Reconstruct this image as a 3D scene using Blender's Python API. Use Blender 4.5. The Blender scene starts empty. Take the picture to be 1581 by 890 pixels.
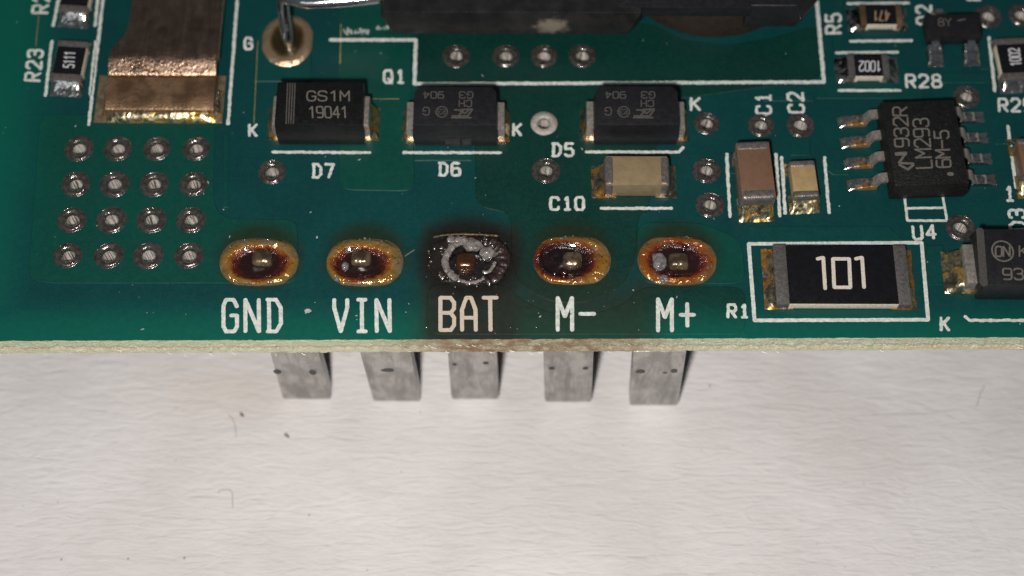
import bpy, bmesh, math, random
from mathutils import Vector, Matrix, noise
from mathutils.geometry import delaunay_2d_cdt

random.seed(7)
S = bpy.context.scene
S.unit_settings.system = 'METRIC'
S.unit_settings.scale_length = 0.001          # one unit is one millimetre
COL = S.collection

# ---------------------------------------------------------------- camera
F_PX, PW, PH = 2430.0, 1581.0, 890.0
TILT = math.radians(24.5)
ROLL = math.radians(0.2)
DIST = 80.0
cam_d = bpy.data.cameras.new('camera')
cam = bpy.data.objects.new('camera', cam_d)
COL.objects.link(cam)
cam_d.sensor_width = 36.0
cam_d.lens = F_PX / PW * 36.0
cam_d.clip_start, cam_d.clip_end = 1.0, 3000.0
cam.location = (0, -DIST * math.sin(TILT), DIST * math.cos(TILT))
cam.rotation_euler = (Matrix.Rotation(TILT, 3, 'X') @ Matrix.Rotation(ROLL, 3, 'Z')).to_euler()
S.camera = cam
cam_d.dof.use_dof = True
cam_d.dof.focus_distance = 80.0
cam_d.dof.aperture_fstop = 0.027
CR = Matrix.Rotation(TILT, 3, 'X') @ Matrix.Rotation(ROLL, 3, 'Z')
CP = Vector(cam.location)

# ---------------------------------------------------------------- flash, dim surroundings and an added fill lamp
W = bpy.data.worlds.new('World'); S.world = W; W.use_nodes = True
wn = W.node_tree
bg = wn.nodes['Background']
bg.inputs[0].default_value = (0.80, 0.90, 1.0, 1)
bg.inputs[1].default_value = 0.08

fl = bpy.data.lights.new('phone_flash', 'AREA')
fl.shape = 'DISK'; fl.size = 5.0; fl.energy = 81000.0; fl.color = (1.0, 0.955, 0.90)
flo = bpy.data.objects.new('phone_flash', fl); COL.objects.link(flo)
flo.location = CP + CR @ Vector((-6.5, -7.5, 0.0))
flo.rotation_euler = (Vector((0, 0, 0)) - flo.location).to_track_quat('-Z', 'Y').to_euler()

ce = bpy.data.lights.new('added_fill_lamp', 'AREA')  # broad fill lamp added behind the camera, no such source is known
ce.shape = 'DISK'; ce.size = 500.0; ce.energy = 0.6e6; ce.color = (0.86, 0.95, 1.0)
ceo = bpy.data.objects.new('added_fill_lamp', ce); COL.objects.link(ceo)
ceo.location = (-500, -1000, 900)
ceo.rotation_euler = (Vector((0, 0, 0)) - ceo.location).to_track_quat('-Z', 'Y').to_euler()

S.view_settings.view_transform = 'Standard'
S.view_settings.look = 'None'
S.view_settings.exposure = 0.0
S.view_settings.gamma = 1.0
S.view_settings.use_curve_mapping = False


def at(px, py, z=0.0):
    """point of the plane at height z that the photograph shows at this pixel"""
    d = CR @ Vector(((px - PW / 2) / F_PX, -(py - PH / 2) / F_PX, -1.0))
    t = (z - CP.z) / d.z
    return CP + d * t


def at_y(px, py, y):
    """point of the upright plane at depth y that the photograph shows at this pixel"""
    d = CR @ Vector(((px - PW / 2) / F_PX, -(py - PH / 2) / F_PX, -1.0))
    return CP + d * ((y - CP.y) / d.y)


def rect(x0, y0, x1, y1, z=0.0):
    """centre x, centre y, size x, size y of a pixel rectangle lying at height z"""
    ym, xm = (y0 + y1) / 2, (x0 + x1) / 2
    a, b = at(x0, ym, z).x, at(x1, ym, z).x
    c, d = at(xm, y1, z).y, at(xm, y0, z).y
    return (a + b) / 2, (c + d) / 2, b - a, d - c


# ---------------------------------------------------------------- materials
class G:
    def __init__(s, name):
        s.m = bpy.data.materials.new(name); s.m.use_nodes = True
        s.t = s.m.node_tree; s.b = s.t.nodes['Principled BSDF']
        s._co = None

    def n(s, typ, ins=None, **kw):
        nd = s.t.nodes.new(typ)
        for k, v in kw.items(): setattr(nd, k, v)
        for k, v in (ins or {}).items(): s.set(nd.inputs[k], v)
        return nd

    def set(s, sock, v):
        if isinstance(v, bpy.types.NodeSocket): s.t.links.new(v, sock)
        else:
            if isinstance(v, (tuple, list)) and len(v) == 3 and sock.type == 'RGBA': v = (*v, 1)
            sock.default_value = v

    def co(s):
        if s._co is None: s._co = s.n('ShaderNodeTexCoord').outputs['Object']
        return s._co

    def map(s, scale=(1, 1, 1), loc=(0, 0, 0)):
        return s.n('ShaderNodeMapping', {'Vector': s.co(), 'Scale': scale, 'Location': loc}).outputs[0]

    def noise(s, sc, det=4, vec=None, rough=.55, dist=0):
        return s.n('ShaderNodeTexNoise', {'Vector': vec if vec is not None else s.co(), 'Scale': sc, 'Detail': det, 'Roughness': rough, 'Distortion': dist}).outputs['Fac']

    def voro(s, sc, vec=None, feature='F1'):
        return s.n('ShaderNodeTexVoronoi', {'Vector': vec if vec is not None else s.co(), 'Scale': sc}, feature=feature).outputs['Distance']

    def ma(s, op, a, b=0.0, c=0.0):
        nd = s.n('ShaderNodeMath', operation=op)
        s.set(nd.inputs[0], a); s.set(nd.inputs[1], b); s.set(nd.inputs[2], c)
        return nd.outputs[0]

    def rng(s, v, a, b, c=0.0, d=1.0, smooth=True):
        return s.n('ShaderNodeMapRange', {0: v, 1: a, 2: b, 3: c, 4: d}, interpolation_type='SMOOTHSTEP' if smooth else 'LINEAR').outputs[0]

    def mix(s, f, a, b):
        nd = s.n('ShaderNodeMix', data_type='RGBA')
        s.set(nd.inputs[0], f); s.set(nd.inputs[6], a); s.set(nd.inputs[7], b)
        return nd.outputs[2]

    def ramp(s, f, stops):
        nd = s.n('ShaderNodeValToRGB', {0: f})
        e = nd.color_ramp.elements
        while len(e) < len(stops): e.new(0.5)
        for el, (p, c) in zip(e, stops): el.position = p; el.color = (*c, 1)
        return nd.outputs[0]

    def xyz(s):
        o = s.n('ShaderNodeSeparateXYZ', {0: s.co()}).outputs
        return o[0], o[1], o[2]

    def bump(s, h, dist=0.05, strength=1.0, prev=None):
        ins = {'Height': h, 'Distance': dist, 'Strength': strength}
        if prev is not None: ins['Normal'] = prev
        return s.n('ShaderNodeBump', ins).outputs[0]

    def out(s, col=None, rough=None, metal=None, normal=None, coat=None, coatr=None, spec=None, **kw):
        for k, v in (('Base Color', col), ('Roughness', rough), ('Metallic', metal), ('Normal', normal),
                     ('Coat Weight', coat), ('Coat Roughness', coatr), ('Specular IOR Level', spec)):
            if v is not None: s.set(s.b.inputs[k], v)
        for k, v in kw.items(): s.set(s.b.inputs[k], v)
        return s.m


def box_mask(g, cx, cy, hx, hy, soft, nz=None):
    """1 inside a soft-edged rectangle of the board, for a stain with its own outline"""
    x, y, z = g.xyz()
    dx = g.ma('SUBTRACT', g.ma('ABSOLUTE', g.ma('SUBTRACT', x, cx)), hx)
    dy = g.ma('SUBTRACT', g.ma('ABSOLUTE', g.ma('SUBTRACT', y, cy)), hy)
    d = g.ma('MAXIMUM', dx, dy)
    if nz is not None: d = g.ma('ADD', d, g.ma('MULTIPLY', g.ma('SUBTRACT', nz, .5), soft * 1.6))
    return g.rng(d, -soft, soft, 1, 0)


def ell_mask(g, cx, cy, rx, ry, a, b):
    x, y, z = g.xyz()
    ex = g.ma('DIVIDE', g.ma('SUBTRACT', x, cx), rx); ey = g.ma('DIVIDE', g.ma('SUBTRACT', y, cy), ry)
    d = g.ma('SQRT', g.ma('ADD', g.ma('MULTIPLY', ex, ex), g.ma('MULTIPLY', ey, ey)))
    return g.rng(d, a, b, 1, 0)


PADS = [(400, 405, 123, 73), (563.5, 405.5, 120, 73), (724, 401, 128, 80), (883.5, 403, 121, 75), (1045.5, 403, 123, 75)]
PADR = [rect(x - w / 2, y - h / 2, x + w / 2, y + h / 2, 0.05) for x, y, w, h in PADS]
BURN = rect(655, 436, 1010, 545)
BURN2 = rect(655, 352, 800, 560)


def mask_mat(name, col, col2):
    g = G(name)
    n1 = g.noise(0.35, 3); n2 = g.noise(9, 5)
    c = g.mix(g.rng(n1, .35, .65), col, col2)
    c = g.mix(g.rng(n2, .3, .75, 0, .12), c, (0.02, 0.11, 0.10))
    nz = g.noise(.5, 4)
    # mask colour blends to a paler green towards the board's left and front edges
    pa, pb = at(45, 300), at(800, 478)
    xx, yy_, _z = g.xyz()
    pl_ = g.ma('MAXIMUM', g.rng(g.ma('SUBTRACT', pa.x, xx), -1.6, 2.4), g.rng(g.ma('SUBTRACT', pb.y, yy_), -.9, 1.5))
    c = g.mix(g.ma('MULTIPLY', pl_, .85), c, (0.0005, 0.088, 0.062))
    b1 = box_mask(g, BURN[0], BURN[1], BURN[2] / 2, BURN[3] / 2, 1.3, nz)
    b2 = box_mask(g, BURN2[0], BURN2[1], BURN2[2] / 2, BURN2[3] / 2, .45, g.noise(1.2, 3))
    c = g.mix(g.ma('MULTIPLY', b1, .72), c, (0.016, 0.021, 0.012))
    c = g.mix(g.ma('MULTIPLY', b2, .80), c, (0.016, 0.018, 0.014))
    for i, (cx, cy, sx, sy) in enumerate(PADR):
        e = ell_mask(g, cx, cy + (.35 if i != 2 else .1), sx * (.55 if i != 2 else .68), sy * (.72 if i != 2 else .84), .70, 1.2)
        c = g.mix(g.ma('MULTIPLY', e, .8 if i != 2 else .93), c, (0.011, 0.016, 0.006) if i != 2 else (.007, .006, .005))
    # grey dust film in small patches
    c = g.mix(g.rng(g.voro(2.3, g.map((1, .8, 1))), .0, .035, .5, 0), c, (0.18, 0.25, 0.23))
    h = g.ma('ADD', g.ma('MULTIPLY', g.noise(2.2, 3), .6), g.ma('MULTIPLY', g.noise(14, 3), .12))
    return g.out(c, g.rng(g.noise(3, 3), .3, .7, .36, .46), 0.0, g.bump(h, .030, .8), spec=.35)


M = {}
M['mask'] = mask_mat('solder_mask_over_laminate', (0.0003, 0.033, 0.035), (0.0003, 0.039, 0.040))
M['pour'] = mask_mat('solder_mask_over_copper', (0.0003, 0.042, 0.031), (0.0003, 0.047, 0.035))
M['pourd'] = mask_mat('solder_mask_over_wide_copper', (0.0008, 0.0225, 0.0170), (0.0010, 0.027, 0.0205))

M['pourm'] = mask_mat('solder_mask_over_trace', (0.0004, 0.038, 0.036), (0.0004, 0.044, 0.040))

g = G('silkscreen_ink')
c = g.mix(g.rng(g.noise(6, 5), .35, .7), (.46, .49, .46), (.66, .68, .64))
c = g.mix(g.rng(g.noise(2.4, 6, None, .7), .58, .72, 0, .45), c, (.20, .27, .23))
bm_ = box_mask(g, BURN2[0] + .4, BURN2[1], BURN2[2] / 2 + .3, BURN2[3] / 2, .9, g.noise(1, 3))
c = g.mix(g.ma('MULTIPLY', bm_, .8), c, (.50, .40, .31))
M['silk'] = g.out(c, .55, 0, g.bump(g.noise(16, 4), .03, .9))

g = G('laminate_edge')
x, y, z = g.xyz()
st = g.noise(1.0, 8, g.map((1.5, 1, 7)), .72)
st2 = g.noise(3.0, 5, g.map((1.6, 1, 5)), .6)
c = g.ramp(st, [(.28, (.50, .45, .26)), (.40, (.80, .74, .50)), (.52, (.92, .88, .66)), (.72, (.97, .95, .84))])
c = g.mix(g.ma('MULTIPLY', g.rng(z, -1.0, -.1, 0, 1), .55), c, (.42, .52, .34))
c = g.mix(g.rng(st2, .56, .74, 0, .65), c, (.22, .20, .10))
bb = at(822, 535)
bx0 = g.ma('ABSOLUTE', g.ma('SUBTRACT', x, bb.x))
br = g.rng(g.ma('ADD', bx0, g.ma('MULTIPLY', g.noise(.6, 4), 3.0)), 4.5, 10.5, 1, 0)
seam = g.rng(g.ma('ABSOLUTE', g.ma('ADD', g.ma('ADD', z, .62), g.ma('MULTIPLY', g.ma('SUBTRACT', g.noise(.9, 3), .5), .5))), .02, .14, .55, 0)
c = g.mix(seam, c, (.40, .36, .20))
c = g.mix(g.ma('MULTIPLY', br, g.rng(g.noise(1.6, 4), .3, .65, .35, .95)), c, (.30, .165, .075))
M['edge'] = g.out(c, .6, 0, g.bump(g.ma('ADD', st, g.ma('MULTIPLY', st2, .7)), .22, 1.0), spec=.4)

g = G('paper')
v = g.map((.28, 1.0, 1))
wv = g.noise(1.3, 3, v, .5, 1.5)
fb = g.noise(1.7, 4, g.map((.30, 1.25, 1)), .55, 1.6)
fi = g.noise(16, 4, g.map((.5, 1, 1)))
c = g.mix(g.rng(g.noise(.09, 3), .3, .7), (.570, .540, .538), (.675, .65, .655))
c = g.mix(g.rng(fb, .4, .8, 0, .25), c, (.50, .475, .475))
ye = ell_mask(g, at(330, 590, -7.6).x, at(330, 590, -7.6).y, 5.5, 2.4, .2, 1.2)
c = g.mix(g.ma('MULTIPLY', ye, .20), c, (.60, .50, .40))
c = g.mix(g.rng(g.voro(.55, g.map((1, 1, 1), (3.1, 1.7, 0))), .0, .055, .65, 0), c, (.25, .22, .20))
hh = g.ma('ADD', g.ma('MULTIPLY', wv, .5), g.ma('ADD', g.ma('MULTIPLY', fb, .7), g.ma('MULTIPLY', fi, .05)))
M['paper'] = g.out(c, .7, 0, g.bump(hh, .16, .8), spec=.25)


def plain(name, col, rough=.5, metal=0.0, var=.25, sc=6, bmp=.01, coat=0.0, spec=.5, specks=None, bsc=None):
    g = G(name)
    n = g.noise(sc, 5)
    dk = tuple(a * (1 - var) for a in col); lt = tuple(min(1, a * (1 + var)) for a in col)
    c = g.mix(g.rng(n, .3, .7), dk, lt)
    if specks: c = g.mix(g.rng(g.noise(specks[0], 2), specks[1], specks[1] + .08, 0, specks[3]), c, specks[2])
    return g.out(c, g.rng(g.noise(sc * 1.7, 3), .3, .7, rough * .8, min(1, rough * 1.2)), metal,
                 g.bump(g.noise(bsc or sc * 3, 4), bmp, 1.0), coat, .08, spec)


M['black'] = plain('black_epoxy', (.0055, .0052, .0055), .36, var=.3, sc=4, bmp=.012, bsc=22, spec=.38, specks=(17, .66, (.07, .07, .07), .35))
M['black2'] = plain('charcoal_epoxy', (.0105, .0105, .0125), .42, var=.2, sc=3, bmp=.012, bsc=20, spec=.38, specks=(15, .68, (.07, .07, .07), .3))
M['blackic'] = plain('grainy_black_epoxy', (.0065, .0065, .0065), .48, var=.3, sc=5, bmp=.04, bsc=9, spec=.38, specks=(9, .64, (.06, .06, .055), .5))
M['glaze'] = plain('black_resistor_glaze', (.006, .006, .008), .25, var=.2, sc=3, bmp=.006, specks=(5, .74, (.2, .2, .2), .35))
M['panel'] = plain('worn_black_panel', (.022, .022, .024), .4, var=.5, sc=3, bmp=.02, bsc=9)
M['mark'] = plain('grey_laser_marking', (.115, .104, .09), .7, var=.25, sc=14)
M['markdim'] = plain('dim_laser_marking', (.062, .057, .052), .7, var=.25, sc=14)
M['markw'] = plain('pale_printed_marking', (.56, .50, .42), .6, var=.15, sc=9)
M['markg'] = plain('light_grey_printed_marking', (.50, .50, .52), .6, var=.2, sc=12)
M['markc'] = plain('brown_printed_marking', (.30, .20, .12), .6, var=.3, sc=12)
M['band'] = plain('grey_polarity_band', (.055, .050, .046), .65, var=.3, sc=10)
M['ceram'] = plain('white_ceramic', (.62, .56, .45), .5, var=.15, sc=6)
M['tan'] = plain('tan_capacitor_ceramic', (.215, .16, .09), .40, var=.10, sc=2.5, bmp=.02, bsc=8, specks=(5, .70, (.15, .11, .06), .4))
M['brown'] = plain('brown_capacitor_ceramic', (.145, .082, .05), .42, var=.08, sc=2.5, bmp=.012)
M['tan2'] = plain('yellow_capacitor_ceramic', (.33, .23, .11), .42, var=.10, sc=3, bmp=.012)
M['term'] = plain('matte_tin_terminal', (.20, .175, .165), .36, .6, var=.25, sc=5, bmp=.03, bsc=10, specks=(7, .68, (.08, .07, .06), .6))
M['termd'] = plain('dull_grey_terminal', (.098, .092, .088), .5, .3, var=.25, sc=6, bmp=.03, bsc=12, specks=(6, .68, (.05, .05, .05), .7))
M['lead'] = plain('brushed_tin_lead', (.42, .38, .34), .36, .7, var=.25, sc=5, bmp=.03, bsc=10)
M['chrome'] = plain('bright_tinned_lead', (.72, .70, .72), .16, 1.0, var=.1, sc=3, bmp=.03, bsc=2.5)
M['dark'] = plain('dark_brown_plastic', (.020, .0125, .009), .6, var=.2, sc=2)


def solder_mat(name, tin, amber, thr, rough=.16):
    g = G(name)
    n = g.noise(1.4, 4, dist=.6)
    f = g.rng(n, thr - .08, thr + .08)
    c = g.mix(f, amber, tin)
    c = g.mix(g.ma('MULTIPLY', g.rng(g.noise(2.6, 3, dist=1), .50, .66), .5), c, (.05, .035, .018))
    h = g.ma('ADD', g.ma('MULTIPLY', g.noise(1.5, 2, dist=.6), 1.0), g.ma('MULTIPLY', g.noise(5, 3), .10))
    return g.out(c, g.rng(g.noise(4, 3), .3, .7, rough * .6, rough * 1.6), g.rng(f, 0, 1, .80, 1.0), g.bump(h, .11, 1.0), .5, .05)


M['solder'] = solder_mat('bright_solder', (.66, .64, .61), (.50, .36, .14), .36)
M['amber'] = solder_mat('amber_flux_solder', (.60, .50, .36), (.54, .25, .04), .47, .30)
M['icsolder'] = solder_mat('lead_foot_solder', (.74, .69, .62), (.66, .32, .08), .47, .2)
M['goldsolder'] = solder_mat('golden_flux_solder', (.62, .54, .34), (.56, .36, .08), .46, .26)

g = G('tinned_pad_under_flux')
c = g.mix(g.rng(g.noise(2.5, 5), .35, .65), (.17, .125, .075), (.30, .23, .15))
M['pad'] = g.out(c, .34, .55, g.bump(g.noise(8, 4), .04, 1), .3, .1)

g = G('via_tin')
c = g.mix(g.rng(g.noise(5, 5), .35, .7), (.060, .053, .048), (.135, .12, .11))
M['via'] = g.out(c, g.rng(g.noise(6, 3), .3, .7, .12, .24), .6, g.bump(g.noise(5, 3), .05, 1), .8, .08)
g = G('via_barrel')
x, y, z = g.xyz()
ang = g.ma('ARCTAN2', y, x)
cmb = g.n('ShaderNodeCombineXYZ', {0: g.ma('MULTIPLY', ang, 5.0), 1: g.ma('MULTIPLY', z, .35)}).outputs[0]
sn = g.noise(1.6, 3, cmb, .6)
c = g.mix(g.rng(sn, .42, .50), (.035, .028, .024), (.72, .67, .62))
M['barrel'] = g.out(c, .5, .0, g.bump(sn, .05, 1))
g = G('bare_ring_tin')
c = g.mix(g.rng(g.noise(9, 5), .35, .7), (.36, .33, .30), (.52, .48, .44))
M['baretin'] = g.out(c, .5, .35, g.bump(g.noise(18, 4), .05, 1))

g = G('aged_copper')
vx = g.map((1.0, .12, .5))
br = g.noise(3.2, 6, vx, .65, .4)
n = g.noise(.8, 5)
c = g.mix(g.rng(br, .25, .8), (.30, .19, .13), (.50, .35, .25))
c = g.mix(g.rng(n, .5, .75, 0, .6), c, (.10, .065, .045))
M['copper'] = g.out(c, g.rng(g.noise(1.5, 4), .3, .7, .22, .34), 1.0, g.bump(g.ma('ADD', g.ma('MULTIPLY', br, .5), g.ma('MULTIPLY', g.noise(6, 5), .9)), .035, 1))
g = G('copper_foot')
n = g.noise(1.0, 6)
c = g.mix(g.rng(n, .35, .65), (.13, .075, .042), (.27, .165, .095))
c = g.mix(g.rng(g.noise(3, 5), .58, .72, 0, .6), c, (.08, .045, .03))
M['copperf'] = g.out(c, .38, .6, g.bump(g.noise(9, 4), .04, 1))

g = G('tin_plated_blade')
x, y, z = g.xyz()
n = g.noise(1.2, 5, g.map((1, 1, .5)))
c = g.mix(g.rng(n, .35, .65), (.31, .30, .28), (.52, .50, .475))
c = g.mix(g.rng(g.noise(1.6, 4, g.map((1.4, 1, .22))), .46, .66, 0, .6), c, (.20, .185, .17))
scr = g.noise(6, 4, g.map((.22, 1, 2.4)))
M['blade'] = g.out(c, g.rng(n, .3, .7, .30, .44), .72, g.bump(g.ma('ADD', g.ma('MULTIPLY', scr, .5), g.noise(5, 4)), .03, 1), spec=.4)
M['notch'] = plain('dark_notch_scale', (.06, .056, .054), .6, .2, var=.3, sc=6)
M['scorchd'] = plain('charred_pad', (.014, .010, .009), .4, 0, var=.5, sc=4, bmp=.05)
M['tarnish'] = plain('tarnished_brass', (.075, .05, .028), .4, .5, var=.7, sc=1.6, bmp=.05)
M['dust'] = plain('grey_dust', (.34, .38, .36), .7, var=.2, sc=9)
M['drop'] = plain('clear_flux_droplet', (.10, .10, .095), .08, 0, var=.4, sc=2, coat=1.0)
M['crust'] = plain('grey_white_flux_crust', (.185, .165, .155), .32, 0, var=.35, sc=2.2, coat=.5, bmp=.10, bsc=5, specks=(2.2, .54, (.07, .055, .05), .75))
M['hair'] = plain('fine_dark_fibre', (.17, .14, .13), .6)
M['goldline'] = plain('exposed_copper_line', (.45, .36, .13), .35, .6, var=.25, sc=4)


# ---------------------------------------------------------------- mesh helpers
class MB:
    def __init__(s): s.v = []; s.f = []

    def face_ring(s, a, b, n, flip=False):
        for i in range(n):
            j = (i + 1) % n
            s.f.append((a + i, a + j, b + j, b + i) if not flip else (a + i, b + i, b + j, a + j))

    def loft(s, rings, cap0=True, cap1=True):
        n = len(rings[0]); st = len(s.v)
        for r in rings: s.v.extend(r)
        for k in range(len(rings) - 1): s.face_ring(st + k * n, st + (k + 1) * n, n)
        if cap0: s.f.append(tuple(st + i for i in reversed(range(n))))
        if cap1: s.f.append(tuple(st + (len(rings) - 1) * n + i for i in range(n)))
        return s

    def box(s, x0, x1, y0, y1, z0, z1):
        r = lambda z: [(x0, y0, z), (x1, y0, z), (x1, y1, z), (x0, y1, z)]
        return s.loft([r(z0), r(z1)])

    def rects(s, lst):
        return s.loft([[(a, c, z), (b, c, z), (b, d, z), (a, d, z)] for a, b, c, d, z in lst])

    def prism(s, poly, z0, z1):
        return s.loft([[(p[0], p[1], z0) for p in poly], [(p[0], p[1], z1) for p in poly]])

    def grid(s, nx, ny, fn):
        st = len(s.v)
        for j in range(ny + 1):
            for i in range(nx + 1): s.v.append(tuple(fn(i / nx, j / ny)))
        for j in range(ny):
            for i in range(nx):
                a = st + j * (nx + 1) + i
                s.f.append((a, a + 1, a + nx + 2, a + nx + 1))
        return s

    def tube(s, pts, rad, n=14, caps=True):
        pts = [Vector(p) for p in pts]; rings = []
        up = Vector((0, 0, 1)); prev = None
        for i, p in enumerate(pts):
            t = (pts[min(i + 1, len(pts) - 1)] - pts[max(i - 1, 0)]).normalized()
            if prev is None:
                a = t.cross(up)
                if a.length < .1: a = t.cross(Vector((0, 1, 0)))
                a.normalize()
            else:
                a = (prev - t * prev.dot(t)).normalized()
            prev = a; b = t.cross(a)
            r = rad[i] if isinstance(rad, (list, tuple)) else rad
            rings.append([tuple(p + a * (math.cos(q) * r) + b * (math.sin(q) * r)) for q in [2 * math.pi * k / n for k in range(n)]])
        return s.loft(rings, caps, caps)

    def dome(s, x, y, z, r, h, n=8, m=3):
        rings = []
        for k in range(m + 1):
            a = k / m * math.pi / 2 * .96
            rings.append([(x + r * math.cos(a) * math.cos(q), y + r * math.cos(a) * math.sin(q), z + h * math.sin(a)) for q in [2 * math.pi * i / n for i in range(n)]])
        return s.loft(rings, False, True)

    def ribbon(s, pts, w, z=0.0, jit=.07, step=.13, cap=True):
        """flat stroke of ink along a polyline, its edge slightly uneven"""
        P = [Vector((p[0], p[1])) for p in pts]
        for i in range(1, len(P) - 1):
            a, b = P[i] - P[i - 1], P[i + 1] - P[i]
            if a.length > 1e-6 and b.length > 1e-6 and a.angle(b) > math.radians(62) and min(a.length, b.length) > w * .5:
                s.ribbon(P[:i + 1], w, z, jit, step); s.ribbon(P[i:], w, z + .0007, jit, step)
                return s
        Q = [P[0]]
        closed = (P[0] - P[-1]).length < 1e-6 and len(P) > 2
        for a, b in zip(P, P[1:]):
            n = max(1, int((b - a).length / step))
            for k in range(1, n + 1): Q.append(a.lerp(b, k / n))
        N = len(Q); L = []; R = []
        for i, p in enumerate(Q):
            if closed: d0 = (p - Q[i - 1 if i else N - 2]); d1 = (Q[i + 1 if i < N - 1 else 1] - p)
            else: d0 = p - Q[max(i - 1, 0)]; d1 = Q[min(i + 1, N - 1)] - p
            if d0.length < 1e-9: d0 = d1
            if d1.length < 1e-9: d1 = d0
            d0 = d0.normalized(); d1 = d1.normalized(); t = (d0 + d1)
            t = t.normalized() if t.length > .2 else d0
            nn = Vector((-t.y, t.x)); c = max(.62, t.dot(d1))
            hw = w / 2 / c
            L.append(p + nn * hw * (1 + random.uniform(-jit, jit))); R.append(p - nn * hw * (1 + random.uniform(-jit, jit)))
        if not closed and cap:
            d = (Q[1] - Q[0]).normalized(); nn = Vector((-d.y, d.x)); r = w / 2
            L.insert(0, Q[0] - d * r * .75 + nn * r * .55); R.insert(0, Q[0] - d * r * .75 - nn * r * .55)
            d = (Q[-1] - Q[-2]).normalized(); nn = Vector((-d.y, d.x))
            L.append(Q[-1] + d * r * .75 + nn * r * .55); R.append(Q[-1] + d * r * .75 - nn * r * .55)
        st = len(s.v)
        for l, r_ in zip(L, R): s.v.append((l.x, l.y, z)); s.v.append((r_.x, r_.y, z))
        for i in range(len(L) - 1):
            a = st + 2 * i
            s.f.append((a, a + 1, a + 3, a + 2))
        return s

    def build(s, name, mat, parent=None, smooth=True, bevel=0.0, seg=2, off=(0, 0, 0), sharp=40, data=None):
        me = bpy.data.meshes.new(name)
        vs = [(v[0] - off[0], v[1] - off[1], v[2] - off[2]) for v in s.v]
        me.from_pydata(vs, [], s.f)
        bm = bmesh.new(); bm.from_mesh(me)
        bmesh.ops.remove_doubles(bm, verts=bm.verts, dist=1e-5)
        bmesh.ops.recalc_face_normals(bm, faces=bm.faces) if not getattr(s, 'keep', False) else None
        if bevel > 0:
            ed = [e for e in bm.edges if len(e.link_faces) == 2 and e.calc_face_angle(0) > math.radians(25)]
            bmesh.ops.bevel(bm, geom=ed, offset=bevel, segments=seg, profile=.6, affect='EDGES', clamp_overlap=True)
        for f in bm.faces: f.smooth = smooth
        bm.to_mesh(me); bm.free()
        if smooth:
            try: me.set_sharp_from_angle(angle=math.radians(sharp))
            except Exception: pass
        me.materials.append(mat)
        return link(name, me, parent)


def link(name, me, parent=None, loc=None):
    o = bpy.data.objects.new(name, me); COL.objects.link(o)
    if parent is not None: o.parent = parent
    if loc is not None: o.location = loc
    return o


def flatsheet(mb):
    mb.keep = True
    return mb


def thing(name, label, cat, loc=(0, 0, 0), rz=0.0, group=None):
    o = bpy.data.objects.new(name, None); COL.objects.link(o)
    o.empty_display_size = 1.0
    o.location = loc; o.rotation_euler = (0, 0, rz)
    o['label'] = label; o['category'] = cat
    if group: o['group'] = group
    return o


def smooth_poly(pts, it=2, closed=False):
    P = [Vector(p) for p in pts]
    for _ in range(it):
        Q = []
        n = len(P)
        if not closed: Q.append(P[0])
        for i in range(n if closed else n - 1):
            a, b = P[i], P[(i + 1) % n]
            Q += [a.lerp(b, .25), a.lerp(b, .75)]
        if not closed: Q.append(P[-1])
        P = Q
    return P


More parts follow.
